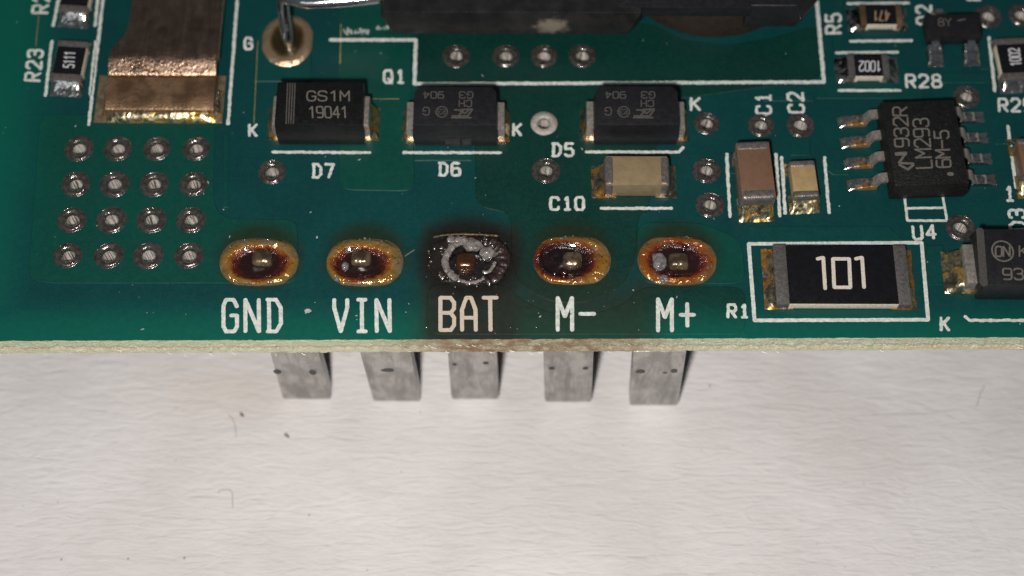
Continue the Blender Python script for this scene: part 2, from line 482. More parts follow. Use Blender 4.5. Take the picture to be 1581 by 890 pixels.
# stroke alphabet: cell 0..1 by 0..1; 's' entries are rounded off
FONT = {
    'A': [[(0, 0), (.5, 1), (1, 0)], [(.2, .36), (.8, .36)]],
    'a': [[(0, 0), (0, .62), (.32, 1), (.68, 1), (1, .62), (1, 0)], [(0, .38), (1, .38)]],
    'B': [[(0, 0), (0, 1), (.75, 1), (1, .85), (1, .66), (.75, .53), (0, .53)], [(.75, .53), (1, .38), (1, .15), (.75, 0), (0, 0)]],
    'C': ['s', [(1, .78), (.92, 1), (.1, 1), (0, .8), (0, .2), (.1, 0), (.92, 0), (1, .22)]],
    'D': [[(0, 0), (.65, 0), (1, .25), (1, .75), (.65, 1), (0, 1)], [(.13, 1), (.13, 0)]],
    'E': [[(1, 1), (0, 1), (0, 0), (1, 0)], [(0, .5), (.8, .5)]],
    'G': [[(1, .78), (.75, 1), (.2, 1), (0, .8), (0, .15), (.2, 0), (.8, 0), (1, .15), (1, .5), (.55, .5)]],
    'g': ['s', [(.98, .8), (.8, 1.0), (.2, 1.0), (0, .75), (0, .25), (.2, 0), (.8, 0), (1, .2), (1, .48)], [(1, .46), (.58, .46)]],
    'H': [[(0, 0), (0, 1)], [(1, 0), (1, 1)], [(0, .5), (1, .5)]],
    'I': [[(.2, 1), (.8, 1)], [(.5, 1), (.5, 0)], [(.2, 0), (.8, 0)]],
    'K': [[(0, 0), (0, 1)], [(1, 1), (.1, .45)], [(.3, .58), (1, 0)]],
    'L': [[(0, 1), (0, 0), (.9, 0)]],
    'M': [[(0, 0), (0, 1), (.5, .42), (1, 1), (1, 0)]],
    'N': [[(0, 0), (0, 1), (1, 0), (1, 1)]],
    'O': ['s', [(.5, 1), (.05, 1), (0, .5), (.05, 0), (.5, 0), (.95, 0), (1, .5), (.95, 1), (.5, 1)]],
    'Q': [[(.2, 0), (0, .2), (0, .8), (.2, 1), (.8, 1), (1, .8), (1, .2), (.8, 0), (.2, 0)], [(.55, .35), (1, -.05)]],
    'R': [[(0, 0), (0, 1), (.8, 1), (1, .85), (1, .62), (.8, .48), (0, .48)], [(.45, .48), (1, 0)]],
    'S': ['s', [(1, .8), (.85, 1), (.12, 1), (0, .72), (.1, .55), (.9, .46), (1, .25), (.88, 0), (.12, 0), (0, .2)]],
    'T': [[(0, 1), (1, 1)], [(.5, 1), (.5, 0)]],
    'U': [[(0, 1), (0, .15), (.2, 0), (.8, 0), (1, .15), (1, 1)]],
    'V': [[(0, 1), (0, .75), (.5, 0), (1, .75), (1, 1)]],
    'Y': [[(0, 1), (.5, .5), (1, 1)], [(.5, .5), (.5, 0)]],
    'e': ['s', [(.15, .5), (.9, .5), (.85, .95), (.1, .95), (.05, .05), (.9, .05)]],
    '-': [[(0, .5), (1, .5)]],
    '+': [[(0, .5), (1, .5)], [(.5, .15), (.5, .85)]],
    '0': [[(.2, 0), (0, .2), (0, .8), (.2, 1), (.8, 1), (1, .8), (1, .2), (.8, 0), (.2, 0)]],
    'o': ['s', [(.5, 1), (.05, 1), (0, .5), (.05, 0), (.5, 0), (.95, 0), (1, .5), (.95, 1), (.5, 1)]],
    '1': [[(.3, .8), (.55, 1), (.55, 0)], [(.25, 0), (.85, 0)]],
    'i': [[(.2, .78), (.6, 1), (.6, 0)]],
    '2': [[(0, .8), (.2, 1), (.8, 1), (1, .8), (1, .6), (0, 0), (1, 0)]],
    '3': ['s', [(0, .85), (.1, 1), (.9, 1), (.98, .6), (.6, .52), (.35, .52)], [(.35, .52), (.7, .52), (1, .42), (.95, 0), (.1, 0), (0, .18)]],
    '4': [[(.75, 0), (.75, 1), (0, .3), (1, .3)]],
    '5': [[(.95, 1), (.1, 1), (.05, .55), (.7, .6), (1, .42), (1, .15), (.8, 0), (.2, 0), (0, .12)]],
    '6': ['s', [(.5, 0), (.05, 0), (0, .28), (.05, .57), (.5, .57), (.95, .57), (1, .28), (.95, 0), (.5, 0)], [(0, .28), (0, .75), (.12, 1), (.9, .97)]],
    '7': [[(0, 1), (1, 1), (.4, 0)]],
    '8': ['s', [(.5, .55), (.25, .55), (.08, .66), (.08, .88), (.25, 1), (.75, 1), (.92, .88), (.92, .66), (.75, .55), (.5, .55)], [(.5, .51), (.22, .51), (0, .38), (0, .12), (.22, 0), (.78, 0), (1, .12), (1, .38), (.78, .51), (.5, .51)]],
    '9': ['s', [(.5, .43), (.05, .43), (0, .72), (.05, 1), (.5, 1), (.95, 1), (1, .72), (.95, .43), (.5, .43)], [(1, .72), (1, .25), (.88, 0), (.1, .03)]],
}


def text(s_, p0, p1, p2, z, w, mat, name, parent, gap=.28, jit=.06, off=(0, 0, 0), rot=0.0):
    """strokes of a word between three pixels: baseline start, baseline end, top of the start"""
    A, B, C_ = at(*p0, z), at(*p1, z), at(*p2, z)
    n = len(s_); U = (B - A) / (n + (n - 1) * gap); V = C_ - A
    mb = flatsheet(MB()); k = 0
    for i, ch in enumerate(s_):
        if ch == ' ': continue
        gl = FONT[ch]; sm = gl[0] == 's'
        for st in (gl[1:] if sm else gl):
            pts = smooth_poly([(a, b, 0) for a, b in st], 2, False) if sm else [Vector((a, b, 0)) for a, b in st]
            W_ = [A + U * (i * (1 + gap) + p.x) + V * p.y for p in pts]
            mb.ribbon([(q.x, q.y) for q in W_], w, z + k * .0012, jit, .085)
            k += 1
    return finish(mb, name, mat, parent)


def strokes(lst, w, z, mat, name, parent, jit=.07, px=True):
    mb = flatsheet(MB())
    for k, pl in enumerate(lst):
        mb.ribbon([tuple(at(p[0], p[1], z)[:2]) if px else p for p in pl], w, z + k * .0012, jit)
    return finish(mb, name, mat, parent)


def finish(mb, name, mat, parent):
    """links world-space strokes under a thing that stands elsewhere"""
    if parent is not None:
        mi = parent_matrix(parent).inverted()
        mb.v = [tuple(mi @ Vector(v)) for v in mb.v]
    o = mb.build(name, mat, parent, smooth=False)
    # faces look up
    me = o.data
    if me.polygons and me.polygons[0].normal.z < 0: me.flip_normals()
    return o


def parent_matrix(o):
    m = Matrix.Translation(o.location) @ o.rotation_euler.to_matrix().to_4x4()
    return parent_matrix(o.parent) @ m if o.parent else m


# ================================================================= the setting
PZ = -9.7
mb = MB(); mb.grid(60, 60, lambda u, v: (-150 + 300 * u, -150 + 300 * v, PZ + .03 * noise.noise(Vector((u * 14, v * 40, 0)))))
mb.keep = True
paper = mb.build('paper', M['paper'], None)
paper['kind'] = 'structure'; paper['label'] = 'off-white fibrous paper sheet under the circuit board'

# ================================================================= circuit board
board = thing('circuit_board', 'dark green printed circuit board with white lettering, standing on five flat pins', 'circuit board', (0, 0, 0))
TH = 1.6
EDGE_L, EDGE_R = at(-220, 527.6), at(1800, 520.4)
def edge_y(x):
    t = (x - EDGE_L.x) / (EDGE_R.x - EDGE_L.x)
    y = EDGE_L.y + (EDGE_R.y - EDGE_L.y) * t
    return y + .035 * noise.noise(Vector((x * 1.3, 0, 0))) + .02 * noise.noise(Vector((x * 5, 3, 0)))

VIAS = []
for y, xs in ((232, (122, 182, 242, 303)), (287, (117, 177, 238, 299)), (342, (111, 172, 234, 295)), (397, (105, 168, 229, 292))):
    for x in xs: VIAS.append((x, y, 21.5, 'dome'))
for x, y in ((704, 89), (781, 89), (840, 89), (899, 89)): VIAS.append((x, y, 20.5, 'rough'))
for x, y, r in ((1091, 193, 20), (1175, 196, 20.5), (1236, 196, 20.5), (843, 266, 21), (420, 268, 21), (1091, 266, 21), (1096, 319, 21.5),
                (1483, 354, 21), (1492, 152, 21), (1526, 28, 21), (1577, 26, 20)): VIAS.append((x, y, r, 'plain'))
VIAS.append((840, 193, 22, 'bare'))
VC = [(at(x, y - 2, .03), r / 29.6, k) for x, y, r, k in VIAS]
HOLE = .33

def circ(c, r, n=20): return [(c[0] + r * math.cos(2 * math.pi * i / n), c[1] + r * math.sin(2 * math.pi * i / n)) for i in range(n)]

def inside(p, poly):
    x, y = p; r = False; j = len(poly) - 1
    for i in range(len(poly)):
        xi, yi = poly[i]; xj, yj = poly[j]
        if (yi > y) != (yj > y) and x < (xj - xi) * (y - yi) / (yj - yi) + xi: r = not r
        j = i
    return r

def plate(outline, z, extra=()):
    """flat faces inside an outline with the drilled holes left open"""
    vs = [Vector(p) for p in outline]; ed = [(i, (i + 1) % len(outline)) for i in range(len(outline))]
    holes = []
    for c, r, k in VC:
        if inside((c.x, c.y), outline):
            h = circ((c.x, c.y), HOLE * 1.12); b = len(vs); holes.append(((c.x, c.y), HOLE * 1.12))
            vs += [Vector(p) for p in h]; ed += [(b + i, b + (i + 1) % len(h)) for i in range(len(h))]
    r = delaunay_2d_cdt(vs, ed, [], 0, 1e-6)
    V, F = r[0], r[2]; out = MB()
    out.v = [(v.x, v.y, z) for v in V]
    for f in F:
        c = sum((V[i] for i in f), Vector((0, 0))) / len(f)
        if not inside((c.x, c.y), outline): continue
        if any((c.x - h[0]) ** 2 + (c.y - h[1]) ** 2 < (r_ * .97) ** 2 for h, r_ in holes): continue
        out.f.append(tuple(f))
    return out

XL, XR, YT = EDGE_L.x, EDGE_R.x, at(790, -120).y
front = [(XL + (XR - XL) * i / 160, edge_y(XL + (XR - XL) * i / 160)) for i in range(161)]
outl = front + [(XR, YT), (XL, YT)]
mb = plate(outl, 0.0); mb.keep = True
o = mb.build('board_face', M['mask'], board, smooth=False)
mb = plate(outl, -TH); mb.keep = True
o = mb.build('board_underside', M['mask'], board, smooth=False)
# laminate edge, ragged where the board was cut
def efn(u, v):
    x = XL + (XR - XL) * u; e = edge_y(x)
    z = -TH * v
    amp = math.sin(math.pi * min(1, v * 1.05)) * .9
    r = -(.035 + .20 * amp * (noise.noise(Vector((x * 2.3, v * 3, 5))) * .8 + .35) + .09 * amp * noise.noise(Vector((x * 8, v * 9, 1))))
    if v == 0: r = 0.0
    if v == 1: z += .10 * noise.noise(Vector((x * 1.6, 9, 0))) + .07 * noise.noise(Vector((x * 7, 4, 0))); r = -.02
    return (x, e + r, z)
mb = MB(); mb.grid(1400, 9, efn)
o = mb.build('board_edge', M['edge'], board, smooth=True, sharp=60)
for p in o.data.polygons: pass
mb = MB()
mb.v = [(XL, front[0][1], 0), (XL, YT, 0), (XL, YT, -TH), (XL, front[0][1], -TH), (XR, front[-1][1], 0), (XR, YT, 0), (XR, YT, -TH), (XR, front[-1][1], -TH)]
mb.f = [(0, 1, 2, 3), (4, 5, 6, 7), (1, 5, 6, 2)]
mb.keep = True
mb.build('board_side', M['edge'], board, smooth=False)

# copper areas under the solder mask, each slightly proud of the laminate
def pour(px, mat, z=.035, it=2, name='copper_area', rnd=True):
    P = [at(x, y) for x, y in px]
    pts = []
    # round the corners a little
    n = len(P)
    for i in range(n):
        a, b, c = P[i - 1], P[i], P[(i + 1) % n]
        ra = min(.7, (a - b).length * .35); rc = min(.7, (c - b).length * .35)
        if not rnd: ra = rc = .02
        s0 = b + (a - b).normalized() * ra; s1 = b + (c - b).normalized() * rc
        for k in range(5):
            t = k / 4
            pts.append(((1 - t) ** 2 * s0 + 2 * t * (1 - t) * b + t * t * s1).to_2d())
    poly = [(p.x, p.y) for p in pts]
    ar = sum(poly[i - 1][0] * poly[i][1] - poly[i][0] * poly[i - 1][1] for i in range(len(poly)))
    if ar < 0: poly.reverse()
    m = plate(poly, z)
    # sloping rim
    N = len(poly); b = len(m.v)
    for i in range(N):
        p0 = Vector(poly[i - 1]); p1 = Vector(poly[i]); p2 = Vector(poly[(i + 1) % N])
        t = (p2 - p0).normalized(); nn = Vector((t.y, -t.x))
        q = p1 + nn * .036
        m.v.append((p1.x, p1.y, z)); m.v.append((q.x, q.y, .002))
    for i in range(N):
        j = (i + 1) % N
        m.f.append((b + 2 * i, b + 2 * i + 1, b + 2 * j + 1, b + 2 * j))
    m.keep = True
    return m.build(name, mat, board, smooth=False)

pour([(62, 178), (332, 178), (329, 300), (333, 325), (352, 339), (452, 340), (459, 352), (459, 437), (70, 437), (44, 428), (52, 330)], M['pour'])
pour([(397, 40), (480, 40), (480, 126), (392, 126)], M['pourm'], name='copper_trace', rnd=False)
pour([(528, -40), (636, -40), (634, 120), (640, 295), (524, 293), (524, 60)], M['pour'])
pour([(646, 38), (1008, 38), (1050, 62), (1120, 72), (1190, 60), (1262, 40), (1268, 122), (1020, 156), (1000, 330), (985, 332), (980, 400), (962, 440), (905, 468),
      (850, 466), (802, 440), (790, 400), (790, 330), (736, 318), (733, 160), (648, 150)], M['pourd'], rnd=True)
pour([(660, 440), (782, 440), (800, 462), (850, 486), (915, 487), (965, 470), (990, 444), (1150, 444), (1150, 516), (660, 516)], M['pourd'])
pour([(985, 345), (1085, 345), (1145, 372), (1150, 438), (1000, 438), (985, 420)], M['pour'], name='copper_area')
pour([(826, 352), (938, 352), (938, 440), (900, 452), (860, 450), (826, 430)], M['pourd'], z=.047)
pour([(1155, 351), (1372, 351), (1392, 371), (1155, 373)], M['pourm'], name='copper_trace', rnd=False)
pour([(1222, 215), (1250, 215), (1250, 240), (1222, 240)], M['pourm'], name='copper_trace', rnd=False)
pour([(1260, 118), (1420, 116), (1425, 152), (1262, 152)], M['pourm'], name='copper_trace', rnd=False)
pour([(1286, -20), (1300, -20), (1300, 118), (1286, 118)], M['pourm'], name='copper_trace', rnd=False)
pour([(1455, 380), (1430, 380), (1430, 440), (1455, 440)], M['pourm'], name='copper_trace', rnd=False)
pour([(1458, 114), (1527, 114), (1527, 128), (1458, 128)], M['pourm'], name='copper_trace', rnd=False)
pour([(1538, 215), (1580, 213), (1580, 221), (1538, 223)], M['pourm'], name='copper_trace', rnd=False)
pour([(1275, 250), (1291, 262), (1310, 262), (1310, 270), (1287, 270), (1275, 262)], M['pourm'], name='copper_trace', rnd=False)
for tr_ in ([(1155, 262), (1120, 262), (1120, 268), (1155, 268)], [(1480, 372), (1486, 372), (1486, 402), (1480, 402)], [(1180, 148), (1255, 148), (1255, 156), (1180, 156)],
            [(345, 205), (352, 205), (352, 320), (345, 320)], [(640, 240), (728, 240), (728, 248), (640, 248)], [(1440, 200), (1447, 200), (1447, 150), (1440, 150)],
            [(1545, 100), (1516, 100), (1516, 107), (1545, 107)]):
    pour(tr_, M['pourm'], name='copper_trace', rnd=False)
# thin bright lines where the mask has worn off a trace edge
strokes([[(398, 64), (392, 190)]], .045, .039, M['goldline'], 'worn_trace_edge', board, .3)
strokes([[(526.5, 38), (525, 98)]], .07, .040, M['goldline'], 'worn_trace_edge', board, .3)
strokes([[(566, 153), (616, 153)]], .05, .039, M['goldline'], 'worn_trace_edge', board, .3)
strokes([[(60, 24), (55, 72)]], .04, .006, M['goldline'], 'worn_trace_edge', board, .3)

# ---- vias: each a domed ring round a drilled barrel
def ring_mesh(kind, r, sd=0):
    mb = MB(); n = 40
    if kind == 'bare': prof = [(r, .0), (r - .03, .05), (HOLE + .12, .06), (HOLE + .03, .04), (HOLE, -.06)]
    else:
        h_ = .085 if kind == 'dome' else .06
        prof = [(r + .03, .0), (r + .01, .03), (r - .03, .036), (r - .05, .02), (r - .08, h_ * .9), (r - .16, h_), (HOLE + .26, h_ * 1.15), (HOLE + .18, h_ * 1.05), (HOLE + .10, h_ * .7), (HOLE + .04, h_ * .05), (HOLE + .01, -.10), (HOLE, -.16)]
    rings = []
    for j, (rr, z) in enumerate(prof):
        am = .035 if kind == 'rough' and 1 < j < 6 else .008
        rings.append([((rr + am * noise.noise(Vector((math.cos(q) * 2.5, math.sin(q) * 2.5, j + r * 9 + sd * 5)))) * math.cos(q), (rr + am * noise.noise(Vector((math.cos(q) * 2.5, math.sin(q) * 2.5, j + r * 9 + sd * 5)))) * math.sin(q),
                       z + (.035 * noise.noise(Vector((math.cos(q) * 1.6 + sd * 4, math.sin(q) * 1.6, j * .3))) if 3 < j < 8 else 0)) for q in [2 * math.pi * i / n for i in range(n)]])
    mb.loft(rings, False, False)
    return mb

def barrel_mesh():
    mb = MB(); n = 28
    mb.loft([[(HOLE * math.cos(q), HOLE * math.sin(q), z) for q in [2 * math.pi * i / n for i in range(n)]] for z in (-.12, -.4, -.8, -1.2, -TH - .02)], False, False)
    return mb
RM, BMs = {}, None
for c, r, k in VC:
    root_name = 'via'
    key = (k, round(r, 2), random.randint(0, 3))
    if key not in RM:
        o = ring_mesh(k, r, key[2]).build('via', M['baretin'] if k == 'bare' else M['via'], board, sharp=70)
        RM[key] = o.data
    else: o = link('via', RM[key], board)
    o.location = (c.x, c.y, .037)
    sc_ = random.uniform(.96, 1.05); o.scale = (sc_, sc_, random.uniform(.8, 1.25))
    o.rotation_euler = (0, 0, random.uniform(0, 6.28) if k != 'bare' else 0)
    if BMs is None:
        b = barrel_mesh().build('barrel', M['barrel'], o, sharp=80); BMs = b.data
    else: b = link('barrel', BMs, o)

# ---- silkscreen lines and lettering
ZS = .050
LN = .17
LINES = [
    [(80, 64), (70, 148)], [(148, 64), (139, 146)], [(160, -10), (137, 193)], [(92, -8), (82, 40)], [(152, -8), (147, 40)],
    [(367, -8), (352, 192)], [(421, 235), (571, 236)], [(623, 236), (773, 236)], [(905, 235), (1048, 235), (1055, 228)],
    [(928, 322), (1037, 322)], [(1122, 238), (1127, 335)], [(1198, 238), (1204, 334)], [(1207, 243), (1212, 330)], [(1273, 243), (1280, 329)],
    [(1309, 6), (1403, 5)], [(1313, 64), (1408, 63)], [(1291, 82), (1386, 81)], [(1295, 140), (1390, 140)], [(1527, 58), (1536, 141)],
    [(1556, 195), (1569, 290)], [(1490, 489), (1497, 495), (1600, 495)], [(1494, 0), (1513, 0)], [(1497, 495), (1500, 495)],
]
for L in LINES[:-1]: strokes([L], LN, ZS, M['silk'], 'silkscreen_line', board, .26)
strokes([[(510, 62), (642, 62), (640, 130), (1272, 127), (1260, -12)]], .21, ZS, M['silk'], 'silkscreen_outline', board, .2)
strokes([[(1396, 300), (1401, 341), (1462, 341), (1455, 300)], [(1399, 322), (1458, 321)]], .14, ZS, M['silk'], 'silkscreen_outline', board, .16)
strokes([[(1156, 377), (1423, 375), (1433, 494), (1165, 495), (1156, 377)]], .20, ZS, M['silk'], 'silkscreen_outline', board, .10)

def silk(s_, p0, p1, p2, w=.155, gap=.56): text(s_, p0, p1, p2, ZS, w, M['silk'], 'silkscreen_lettering', board, gap, .24)
silk('R23', (61, 125), (66, 78), (39, 124)); silk('R21', (73, 20), (78, -26), (50, 20))
silk('G', (378, 76), (389, 76), (378, 59)); silk('Q1', (593, 128), (624, 128), (593, 109))
silk('K', (385, 210), (396, 210), (385, 193)); silk('D7', (483, 274), (515, 274), (483, 254))
silk('D6', (678, 271), (710, 271), (678, 252)); silk('K', (793, 209), (804, 209), (793, 192))
silk('D5', (853, 241), (885, 241), (853, 222)); silk('K', (1067, 170), (1080, 170), (1067, 152))
silk('C10', (850, 324), (901, 324), (850, 305)); silk('C1', (1190, 176), (1189, 146), (1168, 176))
silk('C2', (1241, 174), (1239, 144), (1218, 174)); silk('R5', (1298, 51), (1297, 22), (1276, 52))
silk('Q2', (1438, 37), (1437, 9), (1416, 38)); silk('R28', (1400, 135), (1453, 135), (1399, 116))
silk('R29', (1543, 172), (1594, 172), (1542, 153)); silk('U4', (1411, 370), (1445, 368), (1409, 350))
silk('1', (1552, 310), (1566, 310), (1551, 289)); silk('D3', (1585, 356), (1582, 324), (1560, 356))
silk('R1', (1124, 490), (1155, 490), (1124, 471)); silk('K', (1453, 510), (1465, 510), (1453, 491))
def big(s_, p0, p1, p2, gap=.2): text(s_, p0, p1, p2, ZS, .205, M['silk'], 'silkscreen_lettering', board, gap, .07)
big('GND', (345, 512), (434, 512), (345, 463), .62); big('VIN', (516, 512), (602, 512), (516, 463), .62)
big('BaT', (680, 510), (768, 510), (680, 460), .58); big('M-', (861, 510), (918, 510), (861, 460), .55); big('M+', (1016, 511), (1072, 511), (1016, 462), .62)

# ================================================================= builders of the parts' shapes
def fillet(mb, x0, x1, y0, y1, h, s, seed=0, base=.045, p=2.0):
    """solder running from a terminal (at x0) down to the pad end (at x1); s only names the side for the noise"""
    def f(u, v):
        x = x0 + (x1 - x0) * u; y = y0 + (y1 - y0) * v
        e = min(1, min(v, 1 - v) / .16); e = math.sqrt(max(0, 1 - (1 - e) ** 2))
        z = base + (h - base) * (1 - u) ** p * (.25 + .75 * e)
        z += .09 * noise.noise(Vector((u * 2.6 + seed, v * 4.1, s * 3.1))) * (1 - u * .6) * e * min(1, h)
        z += .05 * e * math.sin(math.pi * min(1, u * 1.0))
        if u == 1 or v in (0, 1): z = .036 if u > 0 else z * .5
        k = 1 + .05 * noise.noise(Vector((u * 3, v * 5, seed + 9)))
        return (x0 + (x1 - x0) * u * (k if u > .9 else 1), y, z)
    mb.grid(12, 14, f)
    return mb


def pad_rect(c, hx, hy, rz=0.0, mat='pad', z=.04):
    """flat tinned pad on the board under a solder joint"""
    mb = MB(); m = Matrix.Rotation(rz, 3, 'Z')
    mb.box(-hx, hx, -hy, hy, .003, z)
    mb.v = [tuple(m @ Vector(v)) for v in mb.v]
    o = mb.build('solder_pad', M[mat], board, bevel=.015)
    o.location = (c[0], c[1], 0)
    return o


def chip_resistor(px, h, label, tw, padx, pady, solder='solder', rz=0.0, coat=True, termm='termd', cat='resistor', lean=0.0, black_in=.0):
    """px: body rectangle at its top; padx: how far solder runs out past each end (mm); long axis = local x"""
    cx, cy, sx, sy = rect(*px, h)
    cy -= 0.0
    if rz: L, Wd = sy, sx
    else: L, Wd = sx, sy
    t = thing('resistor', label, cat, (cx, cy, 0), rz + lean)
    b = MB().box(-L / 2 + .03, L / 2 - .03, -Wd / 2, Wd / 2, .07, h - .02).build('ceramic_body', M['ceram'], t, bevel=.03)
    MB().box(-L / 2 + tw, L / 2 - tw, -Wd / 2 + .02 + black_in, Wd / 2 - .02, h - .05, h + .012).build('glaze_coating', M['glaze'], t, bevel=.015)
    for s in (-1, 1):
        xa, xb = (s * (L / 2 - tw), s * L / 2 + s * .03)
        MB().box(min(xa, xb), max(xa, xb), -Wd / 2 - .02, Wd / 2 + .02, .05, h + .006).build('terminal', M[termm], t, bevel=.03)
        pl = padx[0] if s < 0 else padx[1]
        fb = MB(); fillet(fb, s * (L / 2 + .02), s * (L / 2 + pl), -Wd / 2 - pady, Wd / 2 + pady, h * .82, s, random.random() * 30)
        # solder also creeps along the pad beside the terminal
        fb.box(min(s * (L / 2 - tw * 1.4), s * (L / 2 + .05)), max(s * (L / 2 - tw * 1.4), s * (L / 2 + .05)), -Wd / 2 - pady, Wd / 2 + pady, .03, .12)
        fb.build('solder_joint', M[solder], t, sharp=60)
    return t


# ---- R1 and the small resistors
t = chip_resistor((1197, 379, 1402, 470), .62, 'largest black chip resistor marked 101, inside a white printed rectangle', .62, (.55, .45), .06, 'amber')
strokes([[(1262, 400), (1271, 398), (1274, 446)], [(1286, 400), (1311, 400), (1313, 444), (1288, 444), (1286, 400)], [(1321, 400), (1331, 398), (1334, 444)]], .19, .655, M['markw'], 'printed_number', t, .04)

t = chip_resistor((1310, 84, 1372, 118), .55, 'small black chip resistor marked 1002 upside down, left of the printed R28', .34, (.62, .62), .10)
text('iooi2'[0:1] + 'oo2', (1360, 95), (1327, 95), (1360, 110), .575, .075, M['markg'], 'printed_number', t, .35, .04)
t = chip_resistor((1329, 8, 1392, 38), .55, 'small chip resistor with brown marking 471 upside down, right of the printed R5', .30, (.66, .42), .10, termm='copperf')
text('47i', (1373, 17), (1349, 17), (1373, 32), .575, .075, M['markc'], 'printed_number', t, .35, .04)
t = chip_resistor((84, 64, 130, 123), .6, 'small black chip resistor marked 5111, right of the printed R23', .36, (.75, .34), .06, rz=math.pi / 2, lean=-.085 + .02, termm='term')
text('5iii', (114, 105), (116, 81), (98, 104), .63, .075, M['markg'], 'printed_number', t, .45, .04)
t = chip_resistor((97, -42, 141, 17), .6, 'small dark chip resistor cut by the top of the photo, left of the copper strap', .36, (.75, .3), .06, rz=math.pi / 2, lean=-.085, termm='term')
t = chip_resistor((1542, 60, 1592, 121), .6, 'black chip resistor marked 1002 sideways, cut by the right edge of the photo', .36, (.62, .35), .10, rz=math.pi / 2, lean=.06, termm='term')
text('ioo2', (1577, 101), (1573, 75), (1561, 102), .63, .085, M['markg'], 'printed_number', t, .35, .04)


# ---- ceramic capacitors
def chip_cap(px, h, label, body, tw, pads, pady, rz=0.0, solder='amber', lean=0.0, bev=.24):
    cx, cy, sx, sy = rect(*px, h)
    L, Wd = (sy, sx) if rz else (sx, sy)
    t = thing('capacitor', label, 'capacitor', (cx, cy, 0), rz + lean)
    MB().box(-L / 2 + .1, L / 2 - .1, -Wd / 2 + .03, Wd / 2 - .03, .08, h - .03).build('ceramic_body', M[body], t, bevel=.05)
    for s in (-1, 1):
        xa, xb = s * (L / 2 - tw), s * L / 2
        MB().box(min(xa, xb), max(xa, xb), -Wd / 2, Wd / 2, .05, h).build('terminal', M['term'], t, bevel=bev, seg=4, sharp=70)
        pl = pads[0] if s < 0 else pads[1]
        fb = MB(); fillet(fb, s * (L / 2 - .03), s * (L / 2 + pl), -Wd / 2 - pady, Wd / 2 + pady, h * .55, s, random.random() * 30, p=1.6)
        fb.box(min(s * (L / 2 - tw * 1.2), s * L / 2), max(s * (L / 2 - tw * 1.2), s * L / 2), -Wd / 2 - pady, Wd / 2 + pady, .03, .14)
        fb.build('solder_joint', M[solder], t, sharp=60)
    return t

chip_cap((933, 240, 1034, 286), 1.35, 'tan ceramic capacitor lying crosswise, right of the printed C10', 'tan', .55, (.6, .45), .08)
chip_cap((1140, 217, 1194, 307), 1.45, 'tall brown ceramic capacitor standing lengthwise under the printed C1', 'brown', .60, (.62, .12), .03, rz=math.pi / 2, lean=.05, solder='goldsolder')
chip_cap((1222, 247, 1262, 304), .9, 'small yellow-tan ceramic capacitor under the printed C2', 'tan2', .40, (.55, .35), .14, rz=math.pi / 2, lean=.05, solder='goldsolder', bev=.15)


# ---- moulded diodes
def diode(px, h, label, bodym, foot=.0, topin=.10, lead='lead', sld='amber', padl=.55, chamf=0.0, leadh=.62, pocket=False, lw=.42):
    cx, cy, sx, sy = rect(*px, h)
    t = thing('diode', label, 'diode', (cx, cy, 0), 0.0)
    hx, hy = sx / 2, sy / 2
    o_ = topin
    c = chamf
    def ring(ax, ay, z):
        return [(-ax, -ay, z), (ax, -ay, z), (ax, ay - c, z), (ax - c * .7, ay, z), (-ax + c * .7, ay, z), (-ax, ay - c, z)]
    mb = MB()
    mb.loft([ring(hx + o_ * .3, hy + o_ * .1, .10), ring(hx + o_, hy + o_ * .55, h * .42), ring(hx + o_, hy + o_ * .55, h * .50), ring(hx, hy, h)])
    mb.build('body', M[bodym], t, bevel=.055, seg=2, sharp=35)
    if pocket:
        for x0, x1 in ((-.55, .25), (.32, .85)):
            MB().box(x0, x1, -hy - o_ * .55 - .05, -hy - .02, .14, h * .40).build('recess_panel', M['panel'], t, bevel=.03)
    for s in (-1, 1):
        x0 = s * (hx + o_ + .02); x1 = s * (hx + o_ + .02 + lw * .55)
        wy = hy * .72
        mb = MB(); xa, xb = min(x0 - s * .25, x1), max(x0 - s * .25, x1)
        mb.rects([(xa, xb, -wy, wy, .06), (xa, xb, -wy, wy, h * leadh * .9), (xa + (.04 if s < 0 else 0), xb - (.04 if s > 0 else 0), -wy + .04, wy - .04, h * leadh)])
        mb.build('lead', M[lead], t, bevel=.04)
        fb = MB(); fillet(fb, x1 - s * .02, x1 + s * padl, -wy - .08, wy + .08, h * .40, s, random.random() * 40, p=1.3)
        fb.box(min(x0 - s * .2, x1 + s * .03), max(x0 - s * .2, x1 + s * .03), -wy - .14, wy + .08, .03, .17)
        fb.build('solder_joint', M[sld], t, sharp=60)
    return t

